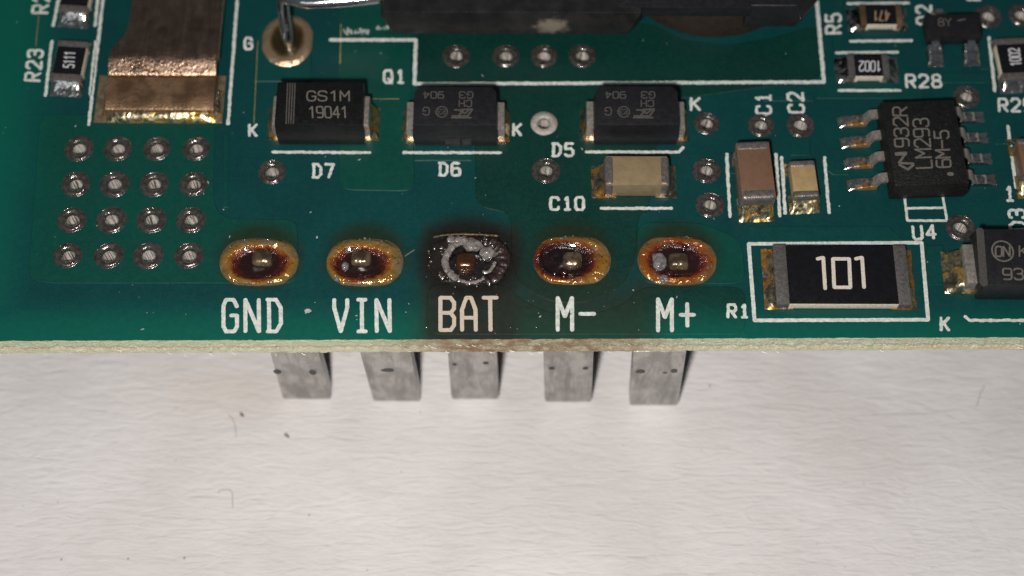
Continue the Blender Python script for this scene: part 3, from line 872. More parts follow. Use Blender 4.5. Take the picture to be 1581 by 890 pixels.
H = 2.15
t = diode((426, 127, 560, 193), H, 'glossy black diode marked GS1M 19041 with a striped band, above the printed D7', 'black', padl=.42, topin=.05, leadh=.66)
text('gSiM', (474, 156), (539, 156), (474, 141), H + .004, .085, M['mark'], 'printed_name', t, .28, .04)
text('i9o4i', (477, 182), (537, 182), (476, 165), H + .004, .085, M['mark'], 'printed_number', t, .28, .04)
for k in range(4): strokes([[(444.5 + k * 3.8 - .3, 129), (441.5 + k * 3.8, 191)]], .075, H + .004, M['band'], 'polarity_band', t, .05)
for dx, dy, lb in ((0, 0, 'charcoal diode with dim upside-down markings and a recessed front, above the printed D6'), (281, -1, 'charcoal diode with dim upside-down markings, right of the printed D5')):
    t = diode((639 + dx, 134 + dy, 766 + dx, 194 + dy), H, lb, 'black2', padl=.28, chamf=.34, pocket=(dx == 0), lw=.62, leadh=.56)
    z = H + .004; mm = M['markdim']
    text('9o4', (685 + dx, 142), (654 + dx, 142), (685 + dx, 152), z, .062, mm, 'laser_marking', t, .3, .04)
    text('g3', (730 + dx, 142), (709 + dx, 142), (730 + dx, 152), z, .062, mm, 'laser_marking', t, .35, .04)
    text('CH', (728 + dx, 155), (709 + dx, 155), (728 + dx, 165), z, .062, mm, 'laser_marking', t, .35, .04)
    text('g', (663 + dx, 166), (653 + dx, 166), (663 + dx, 178), z, .062, mm, 'laser_marking', t, .35, .04)
    c = at(682 + dx, 173, z)
    strokes([[(c.x + .30 * math.cos(a), c.y + .32 * math.sin(a)) for a in [2 * math.pi * i / 24 for i in range(25)]]], .06, z, mm, 'certification_mark', t, .03, px=False)
    text('e3', (688 + dx, 169), (676 + dx, 169), (688 + dx, 177), z, .045, mm, 'laser_marking', t, .3, .04)
    # slanted two-letter maker's emblem, upside down
    strokes([[(729 + dx, 169.5), (722 + dx, 179.5), (698 + dx, 179.5)], [(724 + dx, 170), (718 + dx, 175.5), (708 + dx, 170), (702 + dx, 170)], [(715 + dx, 171), (708 + dx, 179)], [(729 + dx, 169), (712 + dx, 169.5)], [(697 + dx, 182), (727 + dx, 182)]], .10, z, mm, 'emblem', t, .03)

# diode cut by the right edge
t = diode((1516, 354, 1652, 440), 1.9, 'charcoal diode marked ON with a pale band, cut by the right edge', 'black2', padl=.85, sld='goldsolder', topin=.16, leadh=.58, lw=.85)
z = 1.9 + .004
strokes([[(1513, 356), (1519, 438)]], .38, z, M['band'], 'polarity_band', t, .03)
c = at(1548, 388, z)
strokes([[(c.x + .53 * math.cos(a), c.y + .56 * math.sin(a)) for a in [2 * math.pi * i / 32 for i in range(33)]]], .085, z, M['mark'], 'emblem_ring', t, .03, px=False)
text('oN', (1537, 396), (1559, 396), (1537, 381), z, .09, M['mark'], 'laser_marking', t, .25, .04)
text('K', (1574, 396), (1586, 396), (1574, 380), z, .08, M['mark'], 'laser_marking', t, .25, .04)
text('935', (1549, 432), (1598, 432), (1548, 415), z, .085, M['mark'], 'laser_marking', t, .30, .04)


# ---- gull-wing lead
def gull(mb, pts, w, th):
    """strip bent along local -y .. profile pts (out, z), centred on x=0"""
    top = [(o_, z) for o_, z in pts]; n = len(pts); v0 = len(mb.v)
    prof = []
    for i, (o_, z) in enumerate(pts):
        a = Vector(pts[max(i - 1, 0)]); b = Vector(pts[min(i + 1, n - 1)]); d = (b - a).normalized(); nn = Vector((-d.y, d.x))
        prof.append((o_ + nn.x * th / 2, z + nn.y * th / 2, o_ - nn.x * th / 2, z - nn.y * th / 2))
    rings = []
    for a, b, c, d in prof: rings.append([(-w / 2, -a, b), (w / 2, -a, b), (w / 2, -c, d), (-w / 2, -c, d)])
    return mb.loft(rings)


def bendpts(pts): return [(p.x, p.y) for p in [q.to_2d() for q in smooth_poly([(a, b, 0) for a, b in pts], 2)]]

# ---- eight-lead chip U4
HU = 1.45
cx, cy, sx, sy = rect(1370, 156, 1486, 285, HU)
ic = thing('integrated_circuit', 'black eight-lead chip marked LM293 sideways, above the printed U4', 'microchip', (cx, cy, 0), .045)
hx, hy = sx / 2 - .02, sy / 2
MB().rects([(-hx - .02, hx + .02, -hy - .10, hy + .02, .12), (-hx - .10, hx + .10, -hy - .16, hy + .06, .62), (-hx - .10, hx + .10, -hy - .16, hy + .06, .76), (-hx + .02, hx - .02, -hy, hy, HU)]).build('body', M['blackic'], ic, bevel=.05)
pl = bendpts([(-.2, .72), (.28, .72), (.42, .60), (.56, .22), (.70, .10), (1.28, .09)])
lm = None
for s in (-1, 1):
    for k in range(4):
        yy = -1.905 + 1.27 * k + .28
        if lm is None:
            o = gull(MB(), pl, .52, .16).build('lead', M['lead'], ic, sharp=50); lm = o.data
        else: o = link('lead', lm, ic)
        o.location = (s * (hx + .10), yy, 0); o.rotation_euler = (0, 0, math.pi / 2 if s > 0 else -math.pi / 2)
        if s > 0: pass
        fb = MB(); fillet(fb, s * .45, s * (1.95 if s < 0 else 1.80), -.33, .33, .19 + (.10 if s < 0 else 0), s, random.random() * 40, p=.9)
        q = fb.build('solder_joint', M['icsolder' if (s < 0) else 'solder'], ic, sharp=60)
        q.location = (s * (hx + .12), yy, 0)
z = HU + .004
text('932R', (1404, 227), (1400, 166), (1382, 227), z, .10, M['mark'], 'laser_marking', ic, .25, .04)
text('LM293', (1439, 259), (1433, 183), (1415, 260), z, .10, M['mark'], 'laser_marking', ic, .25, .04)
text('6M-5', (1468, 258), (1464, 202), (1446, 259), z, .10, M['mark'], 'laser_marking', ic, .25, .04)
strokes([[(1383, 237), (1399, 236), (1388, 252), (1410, 253)], [(1383, 239), (1399, 238.5)], [(1389, 255), (1402, 262), (1410, 255)]], .13, z, M['mark'], 'emblem', ic, .03)
strokes([[(1465, 269), (1470, 269)]], .22, z, M['mark'], 'laser_marking', ic, .03)

# ---- three-lead transistor 8Y
HS = 1.0
cx, cy, sx, sy = rect(1431, 22, 1513, 53, HS)
tr = thing('transistor', 'small black three-lead transistor marked 8Y, above the right end of R28', 'transistor', (cx, cy, 0), .03)
hx, hy = sx / 2, sy / 2
MB().rects([(-hx + .02, hx - .02, -hy - .08, hy, .10), (-hx - .08, hx + .08, -hy - .14, hy + .05, .5), (-hx, hx, -hy, hy, HS)]).build('body', M['black2'], tr, bevel=.04)
pl2 = bendpts([(-.15, .50), (.18, .50), (.32, .38), (.42, .16), (.55, .10), (.85, .09)])
for i, (x_, s) in enumerate(((-.98, 1), (.98, 1), (-.35, -1))):
    o = gull(MB(), pl2, .42, .13).build('lead', M['chrome'], tr, sharp=50)
    o.location = (x_, -s * (hy + .08), 0); o.rotation_euler = (0, 0, 0 if s > 0 else math.pi)
    fb = MB(); fillet(fb, .25, 1.38 if s > 0 else .8, -.45, .45, .52, 1, 3.3 + i * 5, p=1.5)
    q = fb.build('solder_joint', M['solder' if s > 0 else 'goldsolder'], tr, sharp=60)
    q.location = (x_, -s * (hy + .08), 0); q.rotation_euler = (0, 0, -math.pi / 2 if s > 0 else math.pi / 2)
z = HS + .004
text('8Y', (1449, 40), (1469, 40), (1448, 29), z, .05, M['mark'], 'laser_marking', tr, .25, .04)
strokes([[(1479, 32), (1490, 30)]], .07, z, M['mark'], 'laser_marking', tr, .03)

# ---- capacitor sliver at the right edge (below R29)
chip_cap((1575, 212, 1625, 272), 1.1, 'brown-grey chip component barely in view at the right edge, below the printed R29', 'brown', .45, (.75, .55), .14, rz=math.pi / 2, lean=.05, solder='goldsolder')

# ---- copper strap
A0, A1 = at(168, 0, 3.0), at(334, 0, 3.0)
def spt(x, y, z): return at(x, y, z)
fl_, fr_ = at(166, 140, .75).x, at(332, 140, .75).x
ccx = (fl_ + fr_) / 2
yb = at(250, 170, .7).y; yf = at(250, 121, .7).y
st = thing('copper_strap', 'wide aged copper strap bent down onto a soldered pad at the top left', 'metal strap', (ccx, yb, 0))
wl = (fr_ - fl_) / 2
LY = [(0, .75), (yf - yb, .78), (yf - yb + .10, .82)]
prof = [(0.0, .70, 0), (.12, .78, 0), (.9, .80, 0), (yf - yb - .02, .80, 0)]
y0s = yf - yb
prof2 = [(y0s + .0, .86, 0), (y0s + .05, .93, 0), (y0s + .16, .99, 0), (y0s + .34, 1.07, 0), (y0s + .55, 1.17, 0), (y0s + .74, 1.26, .0), (y0s + .90, 1.32, .0), (y0s + 1.1, 1.36, .02), (y0s + 1.35, 1.38, .12), (y0s + 1.75, 1.39, .35), (y0s + 2.3, 1.39, .72), (y0s + 2.8, 1.39, .86), (y0s + 3.6, 1.39, .90), (y0s + 6.5, 1.39, .90)]
def strap(pr, th, nm, mat, jagl=True):
    rings = []
    n = 26
    for (yy, zz, cut) in pr:
        tp, bt = [], []
        lx = -wl + (cut if jagl else 0)
        rx = wl + (.10 if yy > 3 else 0)
        for i in range(n + 1):
            x = lx + (rx - lx) * i / n
            w_ = .018 * noise.noise(Vector((x * 1.7, yy * 2.1, 0)))
            tp.append((x, yy, zz + w_)); bt.append((x, yy, zz + w_ - th))
        rings.append(bt + tp[::-1])
    # loft rings go bottom then top
    mb = MB(); mb.loft(rings)
    return mb.build(nm, mat, st, sharp=50, bevel=0)
strap(prof, .66, 'foot', M['copperf'])
strap(prof2, .55, 'raised_strap', M['copper'])
cxp, cyp, sxp, syp = rect(149, 117, 346, 190, .05)
fb = MB()
W2 = wl
fillet(fb, .0, .42, -W2 - .1, W2 + .1, .42, 1, 7.7, p=.8)
o = fb.build('solder_joint', M['goldsolder'], st, sharp=60); o.rotation_euler = (0, 0, -math.pi / 2); o.location = (0, -.0, 0)
for s in (-1, 1):
    fb = MB(); fillet(fb, 0, .38, -.05, 1.55, .45, s, 3 + s, p=1.0)
    if s < 0: fb.v = [(-v[0], v[1], v[2]) for v in fb.v]
    o = fb.build('solder_joint', M['amber'], st, sharp=60); o.location = (s * (wl - .02), 0, 0)
pad_rect((cxp, cyp), sxp / 2, syp / 2, 0, 'pad', .06)

# ---- round pad G, with a bent lead of the big component
gc = at(444, 63, .05)
mb = MB(); n = 48
rings = []
for rr, z in ((1.0, .0), (.97, .04), (.86, .125), (.78, .15), (.66, .12), (.61, .14), (.52, .07), (.40, .02), (.2, -.01), (.02, -.01)):
    rg = []
    for i in range(n):
        q = 2 * math.pi * i / n
        ex, ey = 1.44, 1.68
        wob = 1 + .035 * noise.noise(Vector((math.cos(q) * 2, math.sin(q) * 2, rr * 4)))
        xx = max(-1.37, min(1.36, ex * math.cos(q)))
        rg.append((xx * rr * wob, ey * math.sin(q) * rr * wob, z + .05 + (.02 * noise.noise(Vector((math.cos(q) * 3, math.sin(q) * 3, rr * 8))) if rr < .95 else 0)))
    rings.append(rg)
mb.loft(rings, False, True)
g = G('round_pad_gold_tin')
x, y, z = g.xyz()
d = g.ma('SQRT', g.ma('ADD', g.ma('MULTIPLY', g.ma('DIVIDE', x, 1.36), g.ma('DIVIDE', x, 1.36)), g.ma('MULTIPLY', g.ma('DIVIDE', y, 1.62), g.ma('DIVIDE', y, 1.62))))
d = g.ma('ADD', d, g.ma('MULTIPLY', g.ma('SUBTRACT', g.noise(2, 4), .5), .16))
c = g.ramp(d, [(.0, (.04, .028, .012)), (.55, (.075, .052, .02)), (.66, (.20, .13, .045)), (.73, (.42, .30, .18)), (1.0, (.54, .39, .25))])
M['gpad'] = g.out(c, .25, .75, g.bump(g.noise(2.5, 5), .12, 1), .5, .05)
o = mb.build('round_pad', M['gpad'], board, sharp=60); o.location = (gc.x, gc.y, 0)

# ---- big black component at the top edge
ZB = 2.6        # top of its lower flange
def P2(x, y, z): p = at(x, y, z); return p
bc = at(900, 0, 0)
bigc = thing('power_transistor', 'large black moulded component with chamfered feet along the top edge of the photo', 'power component', (bc.x, bc.y, 0))
def bp(lst, z): return [(at(x, y, z).x - bc.x, at(x, y, z).y - bc.y) for x, y in lst]
ZT = 3.4
top = bp([(590, 22), (989, 14), (985, -60), (590, -60)], ZT)
bot = bp([(607, 52), (968, 47), (990, 14), (990, -60), (590, -60), (593, 30)], 1.9)
# left foot: upper edge overhangs, lower face chamfered at its corners
mb = MB()
yt = -bc.y + at(790, 20, ZT).y
yb_ = at(790, 53, 1.6).y - bc.y
xl, xr = at(591, 22, ZT).x - bc.x, at(990, 14, ZT).x - bc.x
xl2, xr2 = at(608, 53, 1.6).x - bc.x, at(969, 47, 1.6).x - bc.x
yB = yt + 9
mb.loft([
    [(xl2, yb_, 1.6), (xr2, yb_, 1.6), (xr2 + .8, yb_ + 1.0, 1.6), (xr2 + .8, yB, 1.6), (xl2 - .6, yB, 1.6), (xl2 - .6, yb_ + 1.0, 1.6)],
    [(xl2 - .18, yb_ + .02, 2.1), (xr2 + .18, yb_ + .02, 2.1), (xr2 + .85, yb_ + .8, 2.1), (xr2 + .85, yB, 2.1), (xl2 - .7, yB, 2.1), (xl2 - .7, yb_ + .8, 2.1)],
    [(xl, yt, ZT), (xr, yt, ZT), (xr, yt + .2, ZT), (xr, yB, ZT), (xl, yB, ZT), (xl, yt + .2, ZT)]])
g = G('charcoal_epoxy_scuffed')
sp = at(851, 38, 2.4)
x, y, z = g.xyz()
ex = g.ma('DIVIDE', g.ma('SUBTRACT', x, sp.x - bc.x), .95); ez = g.ma('DIVIDE', g.ma('SUBTRACT', z, 2.35), .75)
dd = g.ma('ADD', g.ma('SQRT', g.ma('ADD', g.ma('MULTIPLY', ex, ex), g.ma('MULTIPLY', ez, ez))), g.ma('MULTIPLY', g.ma('SUBTRACT', g.noise(2.2, 5), .5), 1.5))
c = g.mix(g.rng(g.noise(1.2, 5), .35, .7), (.0095, .0092, .0105), (.019, .0175, .0175))
c = g.mix(g.rng(dd, .25, 1.15, .55, 0), c, (.33, .28, .22))
c = g.mix(g.rng(g.noise(15, 2), .68, .76, 0, .35), c, (.08, .08, .08))
mb.build('body', g.out(c, g.rng(g.noise(.8, 4), .3, .7, .28, .5), 0, g.bump(g.noise(12, 4), .02, 1)), bigc, bevel=.06, seg=2)
# right foot
x0, x1 = at(1150, 20, ZT).x - bc.x, at(1252, 10, ZT).x - bc.x
yr = at(1190, 42, 1.6).y - bc.y
ytr = at(1190, 9, ZT).y - bc.y
mb = MB()
x0b, x1b = at(1147, 40, 1.6).x - bc.x, at(1226, 40, 1.6).x - bc.x
mb.loft([
    [(x0b, yr, 1.6), (x1b, yr, 1.6), (x1b + 1.25, yr + 1.5, 1.6), (x1b + 1.3, yB, 1.6), (x0b, yB, 1.6)],
    [(x0b + .02, yr + .02, 2.2), (x1b + .25, yr + .02, 2.2), (x1b + 1.4, yr + 1.5, 2.2), (x1b + 1.4, yB, 2.2), (x0b + .02, yB, 2.2)],
    [(x0, ytr, ZT), (x1 - .7, ytr, ZT), (x1 + .15, ytr + 1.0, ZT), (x1 + .2, yB, ZT), (x0, yB, ZT)]])
mb.build('foot', M['black2'], bigc, bevel=.09, seg=3)
# bridge between the feet and the dark round insert beneath it
mb = MB(); y0b = at(1070, 9, 3.6).y - bc.y
mb.box(xr - 1.2, x0 + .4, y0b, yB, 2.6, 3.42).build('bridge', M['black2'], bigc, bevel=.08)
ci = at(1096, -70, 0)
rr_ = (ci - at(1096, 52, .6)).length - .15
mb = MB(); mb.loft([[((ci.x - bc.x) + rr_ * k * math.cos(q), (ci.y - bc.y) + rr_ * k * math.sin(q), z) for q in [2 * math.pi * i / 72 for i in range(72)]] for z, k in ((.05, 1.0), (.9, 1.0), (2.6, .98))])
mb.build('round_insert', M['dark'], bigc, sharp=50, bevel=.05)
# its bent lead into the round pad
zl = 3.2
e = [at(600, -6, 2.9), at(560, -1, 2.9), at(500, 4, 2.9), at(462, 4, 2.85), at(441, -6, 2.7), at(437, 6, 2.2), at(440, 28, 1.4), at(443, 52, .7), at(445, 66, .15), at(446, 70, -.15)]
e = [Vector(p) for p in smooth_poly(e, 2)]
lo = [tuple(p - Vector((bc.x, bc.y, 0))) for p in e]
rad = [.30 + .11 * min(1, i / 12) for i in range(len(lo))]
MB().tube(lo, .36, 18).build('lead', M['chrome'], bigc, sharp=70)

# ================================================================= the five flat pins and their solder joints
PINS = [((413, 547), (440, 547), (512, 618), (437, 619)), ]
def pad_material(i, off, stops, nsc=1.9, rough=.3):
    g = G('oval_joint_flux')
    hx, hy = PADR[i][2] / 2, PADR[i][3] / 2
    x, y, z = g.xyz()
    nz = g.noise(nsc, 5, g.map((1, 1, 1), (i * 7.3, i * 3.1, 0)), .6, .5)
    ex = g.ma('DIVIDE', g.ma('SUBTRACT', x, off[0]), hx); ey = g.ma('DIVIDE', g.ma('SUBTRACT', y, off[1]), hy)
    d = g.ma('SQRT', g.ma('ADD', g.ma('MULTIPLY', ex, ex), g.ma('MULTIPLY', ey, ey)))
    d = g.ma('ADD', d, g.ma('MULTIPLY', g.ma('SUBTRACT', nz, .5), .34))
    d = g.ma('MULTIPLY', d, .8)
    c = g.ramp(d, stops)
    rim = g.rng(d, .60, .72)
    pt = g.rng(g.noise(.9, 3, g.map((1, 1, 1), (i * 5.1, 2, 0))), .48, .58)
    if i != 2: c = g.mix(g.ma('MULTIPLY', g.ma('MULTIPLY', rim, pt), .75 if i < 2 else .3), c, (.21, .17, .115))
    c = g.mix(g.rng(g.noise(4, 5, None, .65, .8), .54, .70, 0, .75), c, (.045, .018, .006))
    h = g.ma('ADD', g.ma('MULTIPLY', g.noise(1.5, 3, None, .5, .8), 1.3), g.ma('MULTIPLY', g.noise(5, 4), .14))
    return g.out(c, g.rng(g.noise(4, 3), .3, .7, rough * .35, rough * .9), g.rng(d, .5, .75, 0, .45), g.bump(g.ma('MULTIPLY', h, g.rng(d, .42, .62, .06, 1)) if i != 2 else h, .17, 1.0), 1.0, .04)

AMB = [(.0, (.008, .002, .002)), (.40, (.014, .003, .003)), (.50, (.07, .008, .003)), (.58, (.20, .055, .007)), (.66, (.30, .155, .025)), (.85, (.25, .17, .055))]
AMB2 = [(.0, (.008, .002, .002)), (.46, (.018, .004, .004)), (.56, (.12, .018, .005)), (.66, (.26, .07, .008)), (.78, (.32, .13, .018)), (.9, (.24, .12, .03))]
BLK = [(.0, (.006, .005, .005)), (.40, (.009, .007, .007)), (.55, (.016, .012, .011)), (.72, (.024, .017, .014)), (.9, (.014, .010, .009))]
DRK = [(.0, (.004, .002, .002)), (.50, (.010, .002, .003)), (.60, (.09, .012, .005)), (.68, (.26, .085, .010)), (.80, (.36, .17, .022)), (.9, (.32, .18, .045))]
info = [
    ('first flat pin from the left, in an amber joint above the lettering GND', AMB, (.05, -.15), (404, 397)),
    ('flat pin in a dark red and gold joint above the lettering VIN', AMB, (-.2, -.15), (557, 397)),
    ('flat pin in the burnt black joint with grey crust above the lettering BAT', BLK, (0, 0), (719, 402)),
    ('flat pin in a gold and black flux joint above the lettering M-', DRK, (-.42, -.05), (884, 400)),
    ('last flat pin on the right, in an orange joint above the lettering M+', AMB2, (-.05, -.05), (1048, 401)),
]
# blade corners on the photo: left/right at the board, left/right at the paper
BL = [((413, 488), (437, 505), (493, 512)), ((553, 632), (577, 642), (636, 650)), ((690, 766), (697, 767), (769, 770)), ((839, 917), (841, 912), (918, 913)), ((978, 1060), (971, 1045), (1062, 1046))]
zt = -TH - .02
for i, (lab, stops, off, tip) in enumerate(info):
    cx, cy, sx, sy = PADR[i]
    t = thing('terminal_pin', lab, 'connector pin', (cx, cy, PZ), 0.0, 'flat pins along the front edge of the board')
    hx, hy = sx / 2, sy / 2
    # pad on the board
    mb = MB(); n = 56
    def ob(k, q, a=hx, b=hy):
        ca, sa = math.cos(q), math.sin(q); st_ = a - b
        return ((math.copysign(st_, ca) * min(1, abs(ca) * 3) + b * ca) * k, b * sa * k)
    mb.loft([[(*ob(k, 2 * math.pi * j / n), z) for j in range(n)] for k, z in ((1.0, .003), (.985, .08), (.90, .09), (.86, .004))], False, True)
    o = mb.build('oval_pad', M['pad'] if i != 2 else M['scorchd'], board, sharp=60); o.location = (cx, cy, 0)
    # solder and flux over it
    mb = MB(); rings = []
    K = [(.975, .085), (.95, .14), (.88, .19), (.80, .21), (.74, .215), (.69, .20), (.64, .15), (.59, .105), (.53, .08), (.46, .075), (.40, .08), (.32, .10), (.24, .16), (.12, .20), (.02, .21)]
    pc = ((.0, -.06), (-.10, -.06), (.0, 0.0), (-.16, -.02), (-.02, .0))[i]
    for k, z in K:
        rg = []
        for j in range(n):
            q = 2 * math.pi * j / n; px_, py_ = ob(k, q)
            sh_ = min(1, (1 - k) * 2.2) ; px_ += pc[0] * hx * sh_ * 1.3; py_ += pc[1] * hy * sh_ * 1.3
            if k < .7: px_ *= 1 + .05 * math.sin(3 * q + i * 2); py_ *= 1 + .06 * math.sin(2 * q + i)
            z_ = z + (.10 * noise.noise(Vector((px_ * 1.3 + i * 9, py_ * 1.5, 1))) + .02 * noise.noise(Vector((px_ * 6, py_ * 6, i)))) * (0 if k > .96 else 1 if k > .7 else .35)
            if i == 2: z_ += (.08 * noise.noise(Vector((px_ * 3.2, py_ * 3.2, 4)))) * (1 if k < .97 else 0)
            rg.append((px_, py_, z_ - PZ))
        rings.append(rg)
    mb.loft(rings, False, True)
    o = mb.build('solder_joint', pad_material(i, off, stops), t, sharp=70)
    tp = at(tip[0], tip[1] - 3, .4)
    # blade below the board
    (tl, tr_), (bl, br_), _ = BL[i][0], BL[i][1], None
    bl2, br2 = BL[i][1][0], BL[i][2][1]
    tl2, tr2 = BL[i][0]
    ytop = at(700, 545, -TH).y + .35
    yfr = at(700, (619, 622, 618, 622, 627)[i], PZ).y
    xs = [at(tl2, 547, zt).x, at(tr2, 547, zt).x, at(bl2, 618, PZ).x, at(br2, 618, PZ).x]
    ym = yfr
    thk = .8
    L0 = xs[0] - cx; R0 = xs[1] - cx; L1 = xs[2] - cx; R1 = xs[3] - cx
    yy = ym - cy
    mb = MB(); nz_ = 14
    rings = []
    lean_y = 0.0
    for j in range(nz_ + 1):
        v = j / nz_; z_ = (zt - PZ) * (1 - v)
        l, r = L0 + (L1 - L0) * v, R0 + (R1 - R0) * v
        w_ = .012 * noise.noise(Vector((i * 5, z_ * 1.5, 0)))
        sh = 0.0
        if v > .94: sh = .06
        rings.append([(l + sh, yy + w_ + sh, z_), (r - sh, yy + w_ + sh, z_), (r - sh, yy + thk, z_), (l + sh, yy + thk, z_)])
    rings.reverse()
    mb.loft(rings)
    o = mb.build('blade', M['blade'], t, bevel=.05, seg=2, sharp=35)
    # neck from the blade up through the board to the joint
    mb = MB(); tx, ty = tp.x - cx, tp.y - cy
    ya = yy + thk * .5
    mb.loft([[((L0 + R0) / 2 + a_, yy + b_, zt - PZ - .1) for a_, b_ in ((-.6, .15), (.6, .15), (.6, thk - .1), (-.6, thk - .1))],
             [(-.5, ty - .4, -.9 - PZ), (.5, ty - .4, -.9 - PZ), (.5, ty + .4, -.9 - PZ), (-.5, ty + .4, -.9 - PZ)],
             [(tx - .45, ty - .35, .1 - PZ), (tx + .45, ty - .35, .1 - PZ), (tx + .45, ty + .35, .1 - PZ), (tx - .45, ty + .35, .1 - PZ)]])
    mb.build('neck', M['blade'], t, bevel=.04)
    # tip standing proud in the joint
    g = G('pin_tip_flux')
    c = g.mix(g.rng(g.noise(1.6, 4, g.map((1, 1, 1), (i * 4, 0, 0))), .35, .65), (.075, .05, .03) if i != 2 else (.07, .028, .012), (.24, .18, .11) if i != 2 else (.13, .055, .022))
    tm = g.out(c, .24, .6, g.bump(g.noise(3, 3), .05, 1), .6, .05)
    mb = MB()
    wx, wy = (.50, .42); ty -= .10
    sq = lambda q: (math.copysign(abs(math.cos(q)) ** .55, math.cos(q)), math.copysign(abs(math.sin(q)) ** .55, math.sin(q)))
    mb.loft([[(tx + wx * k * sq(q)[0], ty + dy_ + wy * k * sq(q)[1] * (1 + .06 * noise.noise(Vector((q, i, z_)))), z_ - PZ) for q in [2 * math.pi * a_ / 28 for a_ in range(28)]]
             for z_, k, dy_ in ((-.02, 1.15, 0), (.10, 1.08, 0), (.17, 1.04, 0), (.27, 1.0, .01), (.36, .90, .02), (.42, .74, .04), (.46, .50, .05), (.47, .2, .05))], False, True)
    mb.build('pin_tip', tm, t, sharp=85)
    # dark notches in the blade face
    fr = yy - .006
    def notch(px_, py_, w_, h_):
        pt_ = at_y(px_, py_, fr + cy); z_ = pt_.z; x_ = pt_.x - cx
        m2 = MB(); q_ = 14; b0 = 0
        for j in range(q_):
            a = 2 * math.pi * j / q_; ra = 1 + .25 * noise.noise(Vector((math.cos(a) * 1.5, math.sin(a) * 1.5, px_)))
            m2.v.append((x_ + w_ * ra * math.cos(a), fr - .012, z_ - PZ + h_ * ra * math.sin(a)))
        m2.f.append(tuple(range(q_))); m2.keep = True
        m2.build('notch', M['notch'], t, smooth=False)
    for nt in ([(428, 574, .20, .34), (483, 575, .20, .36)], [(599, 572, .36, .22)], [(702, 563, .13, .12), (750, 561, .16, .16)], [(852, 569, .16, .20), (904, 569, .16, .18)], [(989, 574, .26, .26), (1027, 576, .14, .08), (1041, 573, .18, .26)])[i]:
        notch(*nt)
    info[i] = (*info[i], t, tx, ty)

# grey-white crust round the burnt pin
tb = info[2][4]; cx, cy, sx, sy = PADR[2]
def arc(pts, r0, nm, seed, rag=.35):
    P = smooth_poly([tuple(at(x, y, .3)) for x, y in pts], 3)
    mb = MB(); n = 12; rings = []
    for i, p in enumerate(P):
        t_ = (P[min(i + 1, len(P) - 1)] - P[max(i - 1, 0)]).normalized(); s_ = Vector((-t_.y, t_.x, 0))
        e_ = min(1, i / 3, (len(P) - 1 - i) / 3) * .75 + .25
        rg = []
        for k in range(n):
            a = 2 * math.pi * k / n
            r = r0 * e_ * (1 + rag * noise.noise(Vector((i * .45 + seed, math.cos(a) * 1.2, math.sin(a) * 1.2))))
            q = p + s_ * (r * math.cos(a)) + Vector((0, 0, r * .42 * math.sin(a)))
            rg.append((q.x - cx, q.y - cy, q.z - PZ - .02))
        rings.append(rg)
    mb.loft(rings); return mb.build(nm, M['crust'], tb, sharp=80)
arc([(712, 372), (696, 382), (687, 398), (688, 412), (696, 424), (707, 431)], .19, 'flux_crust', 1)
arc([(690, 370), (712, 370), (728, 374)], .20, 'flux_crust', 14, .6)
arc([(707, 431), (722, 437), (738, 434), (752, 428)], .085, 'flux_crust', 5, .6)
arc([(745, 419), (754, 421), (762, 411), (764, 404)], .09, 'flux_crust', 8, .6)
def lump(x, y, rx, ry, seed):
    c_ = at(x, y, .32); mb = MB()
    def f(u, v):
        a = 2 * math.pi * u; b = math.pi * (v * .98 + .01)
        d = Vector((math.sin(b) * math.cos(a), math.sin(b) * math.sin(a), math.cos(b)))
        r = 1 + .38 * noise.noise(d * 1.7 + Vector((seed, 0, 0))) + .12 * noise.noise(d * 5 + Vector((seed, 2, 0)))
        return (c_.x - cx + d.x * rx * r, c_.y - cy + d.y * ry * r, c_.z - PZ + d.z * .22 * r)
    mb.grid(20, 12, f); return mb.build('flux_crust', M['crust'], tb, sharp=80)
lump(731, 379, .48, .36, 2); lump(753, 390, .44, .36, 6); lump(717, 372, .22, .16, 8)
# scorched brown rim on the right of the burnt joint
M['scorch'] = plain('scorched_brown_flux', (.026, .014, .012), .32, 0, var=.5, sc=3, bmp=.10, bsc=4, coat=.6)
P = [(757, 372), (772, 382), (779, 398), (776, 416), (764, 430), (750, 436)]
oo = arc(P, .30, 'scorched_rim', 21, .7); oo.data.materials.clear(); oo.data.materials.append(M['scorch'])
oo = arc([(668, 366), (690, 361), (740, 361), (770, 364)], .07, 'scorched_rim', 25, .4); oo.data.materials.clear(); oo.data.materials.append(M['tarnish'])
# pale bit in the VIN and M+ joints
M['reddrop'] = plain('dark_red_resin', (.05, .006, .006), .08, 0, var=.3, sc=2, bmp=.0, coat=1.0)
def blob(i, x, y, rx, ry, h, mat, seed, nm='flux_blob', z0=.16):
    t = info[i][4]; cx_, cy_ = PADR[i][0], PADR[i][1]; c_ = at(x, y, z0); mb = MB()
    def f(u, v):
        a = 2 * math.pi * u; b = math.pi * (v * .98 + .01)
        d = Vector((math.sin(b) * math.cos(a), math.sin(b) * math.sin(a), math.cos(b)))
        r = 1 + .3 * noise.noise(d * 1.6 + Vector((seed, 0, 0)))
        return (c_.x - cx_ + d.x * rx * r, c_.y - cy_ + d.y * ry * r, z0 - PZ + d.z * h * r)
    mb.grid(18, 10, f); return mb.build(nm, mat, t, sharp=80)
M['greyflux'] = plain('grey_glassy_flux', (.15, .14, .145), .2, 0, var=.5, sc=3, bmp=.08, bsc=5, coat=.6)
blob(4, 1018, 404, .42, .50, .22, M['greyflux'], 3); blob(4, 1025, 430, .28, .22, .10, M['greyflux'], 5)
blob(1, 533, 411, .20, .24, .16, M['greyflux'], 9)
